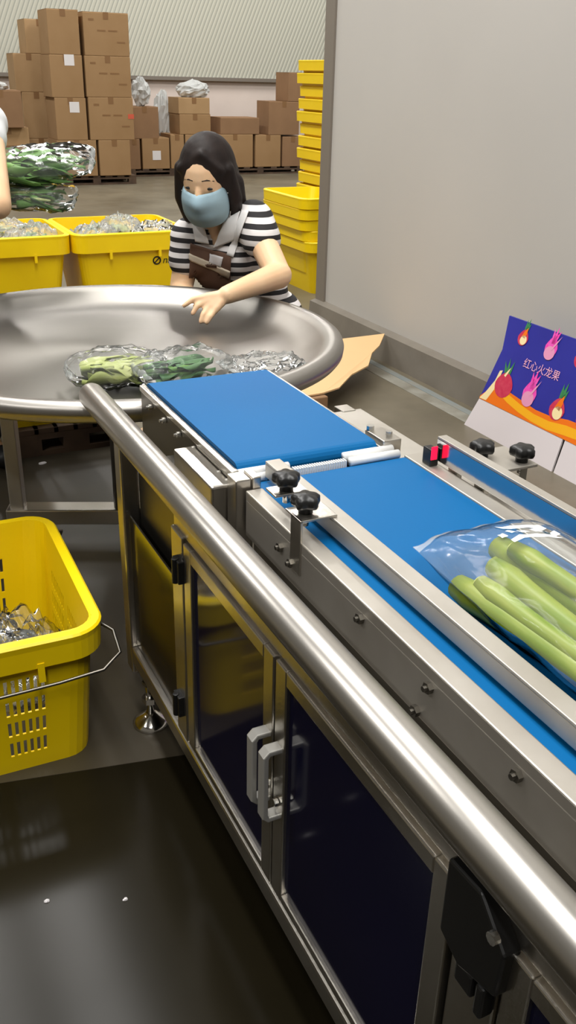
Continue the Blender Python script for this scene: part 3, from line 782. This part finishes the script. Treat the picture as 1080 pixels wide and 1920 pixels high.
o = b.build('fruit_print', [M[k] for k in mats_print], dc, label='printed dragon fruits, orange band and pink lettering')

# ------------------------------------------------------------------ opened carton on the floor right of the table
oc = thing('opened_carton', (1.60, 3.15, 0), 'flattened tan cardboard carton on the floor right of the round table', 'carton')
b = MB(); b.box(1.30, 1.62, 2.93, 3.35, 0.0, .092); b.build('folded_body', M['carton3'], oc, bevel=.004)
zz = .095
p = [(1.25, 3.55), (1.72, 3.62), (2.06, 3.57), (2.235, 3.53), (2.13, 3.40), (2.05, 3.33), (1.95, 3.19), (1.83, 3.12), (1.70, 2.99), (1.61, 2.955), (1.30, 2.93), (1.25, 3.2)]
def zs(x): return zz + .03 * max(0, (x - 1.7) / .5) ** 2
b = MB(); b.prism([(x, y, zs(x)) for x, y in p], (0, 0, .006)); b.build('flap', M['carton_pale'], oc, label='torn pale cardboard sheet spread over the folded box')
# ------------------------------------------------------------------ bags and vegetables
def frame(rz, tilt=0, roll=0):
    return (Matrix.Rotation(rz, 3, 'Z') @ Matrix.Rotation(tilt, 3, 'Y') @ Matrix.Rotation(roll, 3, 'X'))
def bag(c, L, W, H, rz, seed, label, tilt=0, roll=0, name='plastic_bag', m='film', wr=.012, seal=True, cat='bag'):
    """clear pillow bag: puffed middle, flat crimped ends, wrinkled all over"""
    R = frame(rz, tilt, roll); c = Vector(c); nu, nv = 44, 28; off = Vector((seed * 1.9, seed * 4.1, seed * .3))
    def S(u, v, s):
        e = max(0, 1 - abs(u) ** 2.6) ** .55 * max(0, 1 - abs(v) ** 2.4) ** .55
        p = Vector((u * L / 2 * (1 - .04 * v * v), v * W / 2 * (1 - .10 * u * u), s * H / 2 * e))
        q = Vector((u * 2.2, v * 2.2, s * .7)) + off
        a = noise.noise(q * 1.6) * 1.3 + noise.noise(q * 4.1) * .6 + abs(noise.noise(q * 2.7)) * .8
        p.z += a * wr * (.35 + .65 * e); p.y += noise.noise(q * 2 + Vector((7, 0, 0))) * wr * .8; p.x += noise.noise(q * 2 + Vector((0, 9, 0))) * wr * .8
        return c + R @ p
    b = MB()
    for s in (1, -1): b.grid([[S(-1 + 2 * i / nu, -1 + 2 * j / nv, s) for i in range(nu + 1)] for j in range(nv + 1)])
    o = b.build(name, M[m], None, smooth=True)
    tag(o, label, cat)
    if seal:
        for u0 in (-1, .94):
            t = MB(); t.grid([[S(u0 + .06 * i / 3, -1 + 2 * j / nv, 1) + R @ Vector((0, 0, .0012)) for i in range(4)] for j in range(nv + 1)])
            t.build('seal', M['film_milky'], o, smooth=True, label='milky heat-sealed end strips')
    return o, S
def greens(c, L, W, H, rz, seed, label, m='leaf', stem='leaf_pale', n=26, tilt=0, roll=0, name='leafy_greens', lw=.045):
    root = thing(name, c, label, 'vegetable'); R = frame(rz, tilt, roll); c = Vector(c); random.seed(seed)
    b = MB(); st = MB()
    for k in range(n):
        x0 = random.uniform(-.48, .05) * L; y0 = random.uniform(-.36, .36) * W; z0 = random.uniform(-.3, .35) * H
        ll = random.uniform(.38, .5) * L; a = random.uniform(-.3, .3); w = lw * random.uniform(.6, 1.1); bend = random.uniform(-.02, .02); tw = random.uniform(-1.1, 1.1)
        d = Vector((math.cos(a), math.sin(a), 0)); s = Vector((-d.y, d.x, 0)); s = s * math.cos(tw) + Vector((0, 0, math.sin(tw)))
        rows = []
        for i in range(9):
            t = i / 8; wd = w * math.sin(PI * min(1, .12 + .88 * t) ** .8) * .5
            row = []
            for j in (-2, -1, 0, 1, 2):
                p = Vector((x0, y0, z0)) + d * (ll * t) + s * (wd * j / 2) + Vector((0, 0, bend * t * t * 2 + .006 * abs(j) * math.sin(5 * t + k)))
                p.y = max(-W * .42, min(W * .42, p.y)); p.z = max(-H * .40, min(H * .40, p.z)); p.x = max(-L * .46, min(L * .46, p.x))
                row.append(c + R @ p)
            rows.append(row)
        b.grid(rows)
        if k % 2 == 0:
            q = [Vector((x0 - .10 * L, y0 * .8, z0 * .8)), Vector((x0 + .1 * L, y0 * .9, z0)), Vector((x0 + ll * .6, y0, z0))]
            q = [Vector((max(-.46 * L, v.x), v.y, v.z)) for v in q]
            st.tube([c + R @ v for v in q], [.006, .005, .003], 8)
    b.build('leaves', M[m], root, smooth=True, solid=.0012); st.build('stems', M[stem], root, smooth=True)
    return root
# on the near belt: green stalks in a clear bag
ST = [((.604, .752, .655), (.604, .37, .652), .0165), ((.636, .728, .651), (.632, .36, .650), .013), ((.664, .772, .660), (.668, .36, .653), .0155), ((.690, .790, .672), (.705, .36, .660), .0175),
      ((.650, .735, .676), (.650, .36, .674), .0145), ((.622, .722, .674), (.622, .36, .672), .0125), ((.712, .760, .655), (.738, .36, .652), .014), ((.676, .752, .684), (.680, .36, .682), .0125), ((.700, .735, .650), (.722, .36, .650), .013)]
sr = thing('green_stalk_bunch', (.66, .56, .634), 'bunch of thick light green vegetable stalks on the near blue belt', 'vegetable')
for k, (a, z, r) in enumerate(ST):
    a = Vector(a); z = Vector(z); b = MB(); pts = []; rad = []
    for i in range(14):
        t = i / 13; p = a.lerp(z, t) + Vector((.010 * math.sin(2.2 * t + k), 0, .004 * math.sin(3 * t + k * 2))); pts.append(p)
        rad.append(.86 * r * (1.25 - .55 * t) * (1 + .12 * math.exp(-((t - .06) / .05) ** 2)) if i else .86 * r * 1.05)
    b.tube(pts, rad, 14); s = b.build('stalk', M['stalk'], sr, smooth=True)
    e = MB(); d = (pts[0] - pts[1]).normalized(); e.cyl(pts[0] - d * .001, pts[0] + d * .003, r * .86, 14, r * .7); e.build('cut_end', M['stalk_end'], s)
bg, S = bag((.690, .575, .668), .54, .215, .085, PI / 2, 4, 'clear bag of green stalks on the near blue belt, white print at top', wr=.006)
p = MB()
for u0, u1, v0, v1 in [(.66 + .0, .70, -.62 + k * .16, -.62 + k * .16 + .10) for k in range(6)] + [(.74, .80, -.60, .05), (.60, .63, -.5, .2)]:
    nn = 6
    p.grid([[S(u0 + (u1 - u0) * i / 3, v0 + (v1 - v0) * j / nn, 1) + Vector((0, 0, .0015)) for i in range(4)] for j in range(nn + 1)])
p.build('white_print', M['white_print'], bg, label='white printed lettering on the bag')
# on the round table
greens((.545, 1.985, .580), .19, .11, .06, math.radians(-10), 21, 'pale green leafy vegetable on the dish rim left of the belt end', 'leaf_pale', 'leaf_pale', 22, lw=.05)
bag((.540, 1.985, .588), .235, .15, .085, math.radians(-10), 12, 'clear bag of pale greens on the dish left of the belt end', wr=.007)
greens((.672, 1.94, .580), .19, .10, .055, math.radians(8), 22, 'dark green leafy vegetable on the dish behind the belt end', 'leaf_dark', 'leaf', 24)
bag((.680, 1.94, .588), .24, .14, .08, math.radians(8), 15, 'clear bag of dark greens on the dish behind the belt end', wr=.008)
bag((.875, 1.92, .580), .20, .11, .035, math.radians(4), 17, 'nearly empty clear bag on the dish right of the dark greens', wr=.010)
# held by the worker at the left edge
greens((.592, 2.85, .955), .30, .15, .085, math.radians(-22), 31, 'upper bunch of green leaves held up at the left edge', 'leaf', 'leaf', 36, tilt=math.radians(-4), roll=.42, lw=.055)
bag((.588, 2.85, .958), .31, .16, .075, math.radians(-22), 33, 'clear bag of bright leaves held up, upper of two at left edge', tilt=math.radians(-4), roll=.42, wr=.008)
greens((.553, 2.86, .868), .22, .12, .055, math.radians(-22), 35, 'lower bunch of dark leaves held up at the left edge', 'leaf', 'leaf_pale', 26, tilt=math.radians(2), roll=.42)
bag((.560, 2.855, .866), .25, .13, .065, math.radians(-22), 37, 'clear bag of dark leaves held under the brighter one at left', tilt=math.radians(2), roll=.42, wr=.007)
# in the totes behind
for k, (x, y, z, g) in enumerate(((1.13, 4.42, .485, 1), (1.30, 4.52, .51, 0), (1.44, 4.42, .485, 1), (.84, 4.44, .50, 1), (.60, 4.50, .49, 0), (.72, 4.62, .51, 0))):
    where = 'right tote' if x > 1 else 'left tote'
    side = ('left side', 'middle', 'right side', 'right side', 'left side', 'middle')[k]
    bag((x, y, z), .24, .17, .10, .5 + k * 1.1, 40 + k, 'clear bag of vegetables at the %s of the %s behind the table' % (side, where), wr=.022, m='film_milky', seal=False)
    greens((x, y, z - .01), .19, .12, .06, .5 + k * 1.1, 50 + k, 'green leaves bagged at the %s of the %s behind the table' % (side, where), ('leaf_pale', 'leaf')[g], 'leaf_pale', 14)
bag((1.27, 4.50, .36), .36, .36, .10, 0, 61, 'lower layer of bagged goods filling the right tote', m='film_milky', wr=.02, seal=False)
bag((.67, 4.55, .36), .36, .36, .10, 0, 62, 'lower layer of bagged goods filling the left tote', m='film_milky', wr=.02, seal=False)
# in the near crate
bag((.10, 1.58, .12), .30, .30, .13, .4, 71, 'empty clear bags heaped in the near yellow crate, left', m='film', wr=.035, seal=False)
bag((.17, 1.56, .15), .24, .20, .12, 1.2, 72, 'crumpled clear bag in the near yellow crate by its front wall', m='film', wr=.035, seal=False)
bag((.06, 1.66, .165), .22, .20, .11, 2.1, 73, 'crumpled clear bag deep in the near yellow crate', m='film', wr=.03, seal=False)
# scraps of film on the floor and hanging
for k, (q, s, t) in enumerate(((at(80, 868, z=.004), .014, 'tiny scrap of film on the floor under the table'), (at(88, 1690, z=.003), .005, 'crumb on the floor at lower left'), (at(235, 1687, z=.003), .005, 'crumb on the floor at lower middle'))):
    crumple((q.x, q.y, .003), (s, s * .6, .004), 90 + k, 'film_scrap', 'paper', t, 'scrap', n=10, k=5)

# ------------------------------------------------------------------ people
Z = Vector((0, 0, 1))
def axes(f):
    f = Vector(f).normalized(); l = Z.cross(f).normalized(); return f, l, f.cross(l).normalized()
def px(p):
    v = Vector(p) - EYE; w = v.dot(FW); return (540 + FPX * v.dot(RT) / w, 960 - FPX * v.dot(UP) / w)
def head(b, H, f, l, u):
    b.ell(H, (l * .071, f * .088, u * .106)); b.ell(H + f * .022 - u * .058, (l * .054, f * .060, u * .058))
    b.ell(H + f * .072 - u * .060, (l * .020, f * .018, u * .012))
    b.capsule(H + f * .084 + u * .004, H + f * .100 - u * .030, .009, .014)
    for s in (-1, 1):
        b.ell(H + l * (s * .073) - f * .008 - u * .012, (l * .010, f * .020, u * .032)); b.ell(H + l * (s * .040) + f * .060 - u * .028, (l * .024, f * .016, u * .022))
def hand(b, wrist, kn, tips, mids, thumb):
    for k in range(4):
        b.capsule(wrist, kn[k], .017, .0115)
        b.capsule(kn[k], mids[k], .0098, .0085); b.capsule(mids[k], tips[k], .0085, .0066)
    b.capsule(kn[0], kn[3], .011, .010)
    b.capsule(wrist, thumb[0], .016, .012); b.capsule(thumb[0], thumb[1], .011, .0095); b.capsule(thumb[1], thumb[2], .0095, .0075)
def leg(b, hip, knee, ankle, toe, ra=.075):
    b.capsule(hip, knee, ra, .052); b.capsule(knee, ankle, .050, .034); b.capsule(ankle, toe, .034, .026)

# seated woman
f, l, u = axes((-.60, -.70, -.36))
H = at(388, 333, D=2.74)
Ls = at(474, 416, D=2.83); Rs = at(358, 446, D=2.93); Le = at(522, 516, D=2.73); Lw = at(425, 553, D=2.56)
Re = at(340, 538, D=2.98); Rw = at(360, 580, D=2.86)
NB = at(408, 425, D=2.86); CH = at(428, 480, D=2.97); WA = at(468, 545, D=3.02); PE = at(480, 590, D=3.08)
bf, bl, bu = axes((-.72, -.62, -.12))
woman = MB(); b = woman
head(b, H, f, l, u)
b.capsule(H - u * .06 - f * .02, NB, .044, .048)
b.ell(CH + bu * .01, (bl * .135, bf * .088, bu * .13)); b.ell(WA, (bl * .118, bf * .085, bu * .12)); b.ell(PE, (bl * .150, bf * .105, bu * .10))
b.capsule(Ls, Rs, .052, .052); b.capsule(NB - bu * .01, (Ls + Rs) / 2 - bu * .03, .05, .062)
for s in (-1, 1): b.ell(CH + bf * .070 + bl * (.055 * s) + bu * .02, (bl * .050, bf * .034, bu * .048))
b.capsule(Ls, Le, .048, .039); b.capsule(Le, Lw, .041, .026)
b.capsule(Rs, Re, .046, .038); b.capsule(Re, Rw, .038, .026)
kn = [at(*q, D=2.545) for q in ((388, 556), (386, 566), (392, 575), (402, 582))]
md = [at(*q, D=2.535) for q in ((362, 561), (370, 573), (381, 589), (394, 594))]
tp_ = [at(*q, D=2.535) for q in ((345, 573), (361, 588), (376, 604), (388, 605))]
hand(b, Lw, kn, tp_, md, (at(398, 560, D=2.57), at(378, 563, D=2.575), at(366, 573, D=2.565)))
rk = [Rw + Vector((-.07 + .0 * k, -.03 + .018 * k, -.01)) for k in range(4)]
hand(b, Rw, rk, [k + Vector((-.05, -.02, -.035)) for k in rk], [k + Vector((-.03, -.012, -.012)) for k in rk], (Rw + Vector((-.03, -.04, -.01)), Rw + Vector((-.055, -.055, -.02)), Rw + Vector((-.075, -.055, -.03))))
Lk = PE + Vector((-.30, -.12, -.0)); Rk = PE + Vector((-.36, .06, -.0))
La = Vector((Lk.x + .03, Lk.y + .04, .07)); Ra = Vector((Rk.x + .03, Rk.y + .04, .07))
leg(b, PE + bl * .08 - bu * .02, Lk, La, La + Vector((-.11, -.05, -.042))); leg(b, PE - bl * .08 - bu * .02, Rk, Ra, Ra + Vector((-.12, -.02, -.042)))
W_ = fuse(b, 'person', M['skin'], None, voxel=.0042, smooth=3)
tag(W_, 'seated woman in a blue face mask and striped top reaching over the round table', 'person')
skin_bvh = bvh_of([W_])
# hair
b = MB()
b.ell(H - f * .020 + u * .020, (l * .087, f * .097, u * .107))
b.ell(H - f * .055 - u * .03, (l * .085, f * .062, u * .125))
for s in (-1, 1):
    b.capsule(H + l * (s * .074) + f * .012 + u * .035, H + l * (s * .083) + f * .012 - u * .06, .021, .026)
    b.capsule(H + l * (s * .083) + f * .012 - u * .06, H + l * (s * .080) + f * .004 - u * .135, .026, .016)
    b.capsule(H + l * (s * .070) - f * .03 - u * .03, H + l * (s * .078) - f * .03 - u * .13, .035, .028)
b.capsule(H - f * .08 - u * .06, H - f * .075 - u * .135, .04, .035)
b.capsule(H + f * .045 + u * .092 + l * .012, H + f * .044 + l * .066 + u * .045, .016, .013); b.capsule(H + f * .045 + u * .092 + l * .012, H + f * .040 - l * .066 + u * .045, .016, .013)
fuse(b, 'hair', M['hair'], W_, voxel=.0045, smooth=14)
# face
def on_face(a, c):
    o = H + f * .25 + l * a + u * c; h = skin_bvh.ray_cast(o, -f); return h[0] if h[0] else o - f * .17
for s in (-1, 1):
    b = MB(); b.ell(on_face(s * .031, .004) - f * .001, (l * .0125, f * .0035, u * .0042)); b.build('eye', M['black'], W_, smooth=True)
    b = MB(); b.tube([on_face(s * .014, .029), on_face(s * .028, .030), on_face(s * .046, .022)], [.0014, .002, .0012], 8); b.build('eyebrow', M['hair'], W_, smooth=True)
b = MB(); rows = []; mc = H + f * .030 - u * .058
for j in range(13):
    q = math.radians(-66 + 116 * j / 12); row = []
    for i in range(21):
        t = math.radians(-86 + 172 * i / 20)
        nose = .018 * math.exp(-(t / .3) ** 2) * math.exp(-((q - .45) / .45) ** 2)
        pl = .0016 * math.sin(j * 1.57)
        row.append(mc + l * (.074 * math.sin(t) * math.cos(q) ** .45) + f * ((.078 + nose + pl) * math.cos(t) * math.cos(q) ** .5) + u * (.068 * math.sin(q)))
    rows.append(row)
b.grid(rows); b.build('face_mask', M['mask'], W_, smooth=True, solid=.002)
for s in (-1, 1):
    b = MB(); e0 = mc + l * (s * .073) + u * .030 + f * .006; e1 = H + l * (s * .082) - f * .012 + u * .012; e2 = H + l * (s * .080) - f * .012 - u * .040; e3 = mc + l * (s * .070) - u * .045 + f * .006
    b.tube([e0, e1, e1 - f * .012 - u * .015, e2, e3], .0016, 6); b.build('ear_loop', M['collar'], W_, smooth=True)
# striped top
b = MB(); g = .016
b.ell(CH + bu * .01, (bl * (.135 + g), bf * (.088 + g), bu * (.13 + g))); b.ell(WA, (bl * (.118 + g), bf * (.085 + g), bu * (.12 + g))); b.ell(PE + bu * .02, (bl * (.150 + g), bf * (.105 + g), bu * (.085)))
b.capsule(Ls, Rs, .052 + g, .052 + g); b.capsule(NB - bu * .035, (Ls + Rs) / 2 - bu * .03, .05, .08 + g)
for s in (-1, 1): b.ell(CH + bf * .070 + bl * (.055 * s) + bu * .02, (bl * (.050 + g), bf * (.034 + g), bu * (.048 + g)))
b.capsule(Ls, Ls.lerp(Le, .34), .048 + g + .004, .046 + g); b.capsule(Rs, Rs.lerp(Re, .45), .046 + g + .003, .044 + g)
top = fuse(b, 'striped_top', M['stripe'], W_, voxel=.006, smooth=3)
shirt_bvh = bvh_of([top, W_])
def cut(o, poly):
    bm = bmesh.new(); bm.from_mesh(o.data); org = Vector(o['_o']); kill = []
    for fc_ in bm.faces:
        c = fc_.calc_center_median() + org
        if fc_.normal.dot(EYE - c) <= 0: continue
        x, y = px(c); ins = False; n = len(poly)
        for i in range(n):
            (x0, y0), (x1, y1) = poly[i], poly[(i + 1) % n]
            if (y0 > y) != (y1 > y) and x < (x1 - x0) * (y - y0) / (y1 - y0) + x0: ins = not ins
        if ins: kill.append(fc_)
    bmesh.ops.delete(bm, geom=kill, context='FACES'); bm.to_mesh(o.data); bm.free()
shirt_only = bvh_of([top])
def patch(name, pts, m, off=.004, nu=14, nv=14, solid=.003, parent=W_, label=None, bv=None):
    b = MB(); b.grid(drape(bv or shirt_only, pts, off, nu, nv, 2.8)); return b.build(name, M[m], parent, smooth=True, solid=solid, label=label)
patch('collar', [(360, 408), (380, 412), (394, 456), (368, 452)], 'collar', .007)
patch('collar', [(424, 412), (452, 398), (440, 448), (400, 464)], 'collar', .007)
patch('apron_bib', [(358, 455), (434, 478), (432, 552), (352, 548)], 'apron', .005, 20, 20)
patch('apron_strap', [(455, 396), (468, 396), (438, 482), (426, 478)], 'collar', .006)
patch('apron_piping', [(356, 474), (433, 506), (431, 517), (354, 485)], 'piping', .009, 18, 4)
patch('name_tag', [(394, 474), (421, 482), (417, 499), (391, 491)], 'paper', .009, 6, 5)
cut(top, [(380, 405), (428, 405), (402, 462)])
# trousers and shoes
b = MB(); g = .008
b.ell(PE - bu * .02, (bl * (.150 + g), bf * (.105 + g), bu * .09))
for s, K, A in ((1, Lk, La), (-1, Rk, Ra)):
    b.capsule(PE + bl * (.08 * s) - bu * .02, K, .075 + g, .052 + g); b.capsule(K, K.lerp(A, .88), .050 + g, .038 + g)
fuse(b, 'trousers', M['trouser'], W_, voxel=.007, smooth=4)
for A, d in ((La, Vector((-.11, -.05, -.042))), (Ra, Vector((-.12, -.02, -.042)))):
    b = MB(); b.capsule(A + Vector((.02, .01, -.03)), A + d, .040, .030); o = fuse(b, 'shoe', M['shoe'], W_, voxel=.006, smooth=2)
st = thing('low_stool', (PE.x, PE.y, 0), 'low grey stool under the seated woman', 'stool')
b = MB(); b.cyl((PE.x, PE.y, PE.z - .125), (PE.x, PE.y, PE.z - .095), .15, 24); b.build('seat', M['trim'], st)
for k in range(4):
    a = k * PI / 2 + .4; b = MB(); b.cyl((PE.x + .15 * math.cos(a), PE.y + .15 * math.sin(a), 0), (PE.x + .11 * math.cos(a), PE.y + .11 * math.sin(a), PE.z - .12), .014, 10); b.build('leg', M['trim'], st)

# worker at the left edge of the photo, mostly outside it
E_ = at(-6, 384, D=2.50); S_ = at(-28, 232, D=2.66); T_ = at(-118, 430, D=3.02)
Hn = at(-66, 330, D=2.62)
f2, l2, u2 = axes((.35, -.85, -.1))
TC2 = Vector((T_.x, T_.y, 0))
b = MB()
H2 = S_ - l2 * .17 + u2 * .22 + f2 * .06
head(b, H2, *axes((.3, -.85, -.4)))
NB2 = S_ - l2 * .17 + u2 * .04
b.capsule(H2 - u2 * .06, NB2, .045, .05); S2 = S_ - l2 * .33
b.capsule(S_, S2, .055, .055); CT = S_ - l2 * .165 - u2 * .16; b.ell(CT, (l2 * .15, f2 * .095, u2 * .19)); WT = S_ - l2 * .165 - u2 * .36; b.ell(WT, (l2 * .135, f2 * .09, u2 * .17)); PT = S_ - l2 * .165 - u2 * .50; b.ell(PT, (l2 * .155, f2 * .11, u2 * .12))
b.capsule(S_, E_, .050, .040); b.capsule(E_, Hn, .040, .027)
E2 = S2 + Vector((-.05, .03, -.27)); H3 = E2 + Vector((.10, -.20, .04)); b.capsule(S2, E2, .048, .040); b.capsule(E2, H3, .040, .027)
def grip(b, w, d):
    d = Vector(d).normalized(); s = d.cross(Z).normalized(); kn = [w + d * .075 + s * (.03 - .02 * k) for k in range(4)]
    hand(b, w, kn, [k + d * .035 - Z * .045 for k in kn], [k + d * .038 - Z * .012 for k in kn], (w + d * .03 + s * .03, w + d * .055 + s * .045 - Z * .02, w + d * .08 + s * .04 - Z * .035))
grip(b, Hn, (.35, -.9, .1)); grip(b, H3, (.4, -.9, 0))
for s in (-1, 1):
    hp = PT + l2 * (.08 * s) - u2 * .04; kk = Vector((hp.x + .02, hp.y - .06, hp.z * .52)); an = Vector((hp.x + .0, hp.y + .02, .07)); leg(b, hp, kk, an, an + Vector((.03, -.12, -.042)))
P2 = fuse(b, 'person', M['skin'], None, voxel=.005, smooth=3)
tag(P2, 'worker at the left photo edge, only a bare arm showing, holding up bagged greens', 'person')
b = MB(); g = .011
b.ell(CT, (l2 * (.15 + g), f2 * (.095 + g), u2 * (.19 + g))); b.ell(WT, (l2 * (.135 + g), f2 * (.09 + g), u2 * (.17 + g))); b.capsule(S_, S2, .055 + g, .055 + g)
b.capsule(S_, S_.lerp(E_, .20), .060, .056); b.capsule(S2, S2.lerp(E2, .35), .062, .060)
fuse(b, 'white_top', M['shirt_white'], P2, voxel=.007, smooth=4)
b = MB(); g = .016
b.ell(WT - u2 * .02, (l2 * (.14 + g), f2 * (.09 + g), u2 * (.20 + g))); b.ell(PT - u2 * .04, (l2 * (.155 + g), f2 * (.11 + g), u2 * .20))
fuse(b, 'apron', M['apron'], P2, voxel=.007, smooth=4)
b = MB()
for s in (-1, 1):
    hp = PT + l2 * (.08 * s) - u2 * .04; kk = Vector((hp.x + .02, hp.y - .06, hp.z * .52)); an = Vector((hp.x, hp.y + .02, .07)); b.capsule(hp, kk, .083, .060); b.capsule(kk, kk.lerp(an, .9), .058, .045)
fuse(b, 'trousers', M['trouser'], P2, voxel=.008, smooth=4)
for s in (-1, 1):
    hp = PT + l2 * (.08 * s) - u2 * .04; an = Vector((hp.x, hp.y + .02, .04)); b = MB(); b.capsule(an, an + Vector((.03, -.12, -.005)), .040, .033); fuse(b, 'shoe', M['shoe'], P2, voxel=.007, smooth=2)
b = MB(); ff, ll2, uu = axes((.3, -.85, -.4)); b.ell(H2 - ff * .02 + uu * .02, (ll2 * .087, ff * .097, uu * .107)); b.ell(H2 - ff * .055 - uu * .03, (ll2 * .085, ff * .06, uu * .12)); fuse(b, 'hair', M['hair'], P2, voxel=.007, smooth=4)

# ------------------------------------------------------------------ light
def area(x, y, z, sx, sy, e, c=(1.0, .96, .88)):
    d = bpy.data.lights.new('ceiling_tube_or_fill', 'AREA'); d.shape = 'RECTANGLE'; d.size = sx; d.size_y = sy; d.energy = e; d.color = c
    o = bpy.data.objects.new('ceiling_tube_or_fill', d); COL.objects.link(o); o.location = (x, y, z)
    return o
for x in (.06, .74):
    for k in range(1, 6): area(x, -2.4 + 1.5 * k, 4.5, .40, 1.44, 34, (1, .98, .95))
for x in (-3.2, 3.6):
    for y in (0.5, 4.0): area(x, y, 4.5, .2, 1.4, 75, (1, .98, .95))
for x in (0.5, 4.0, 7.0):
    for y in (8.4, 10.9): area(x, y, 4.5, .2, 1.4, 85, (1, .98, .95))
area(-1.0, -2.2, 4.5, .3, 1.4, 80, (1, .98, .95))  # fill lamp added behind the camera to brighten the near crate's front
w = bpy.data.worlds.new('world'); SC.world = w; w.use_nodes = True
w.node_tree.nodes['Background'].inputs[0].default_value = lin((214, 206, 192)); w.node_tree.nodes['Background'].inputs[1].default_value = .22
SC.view_settings.view_transform = 'Standard'; SC.view_settings.look = 'None'; SC.view_settings.exposure = 0.0; SC.view_settings.gamma = 1.0
SC.view_settings.use_curve_mapping = False
SC.cycles.max_bounces = 12; SC.cycles.transparent_max_bounces = 24; SC.cycles.glossy_bounces = 5; SC.cycles.caustics_reflective = False; SC.cycles.caustics_refractive = False
for o in bpy.data.objects:
    if '_o' in o.keys(): del o['_o']
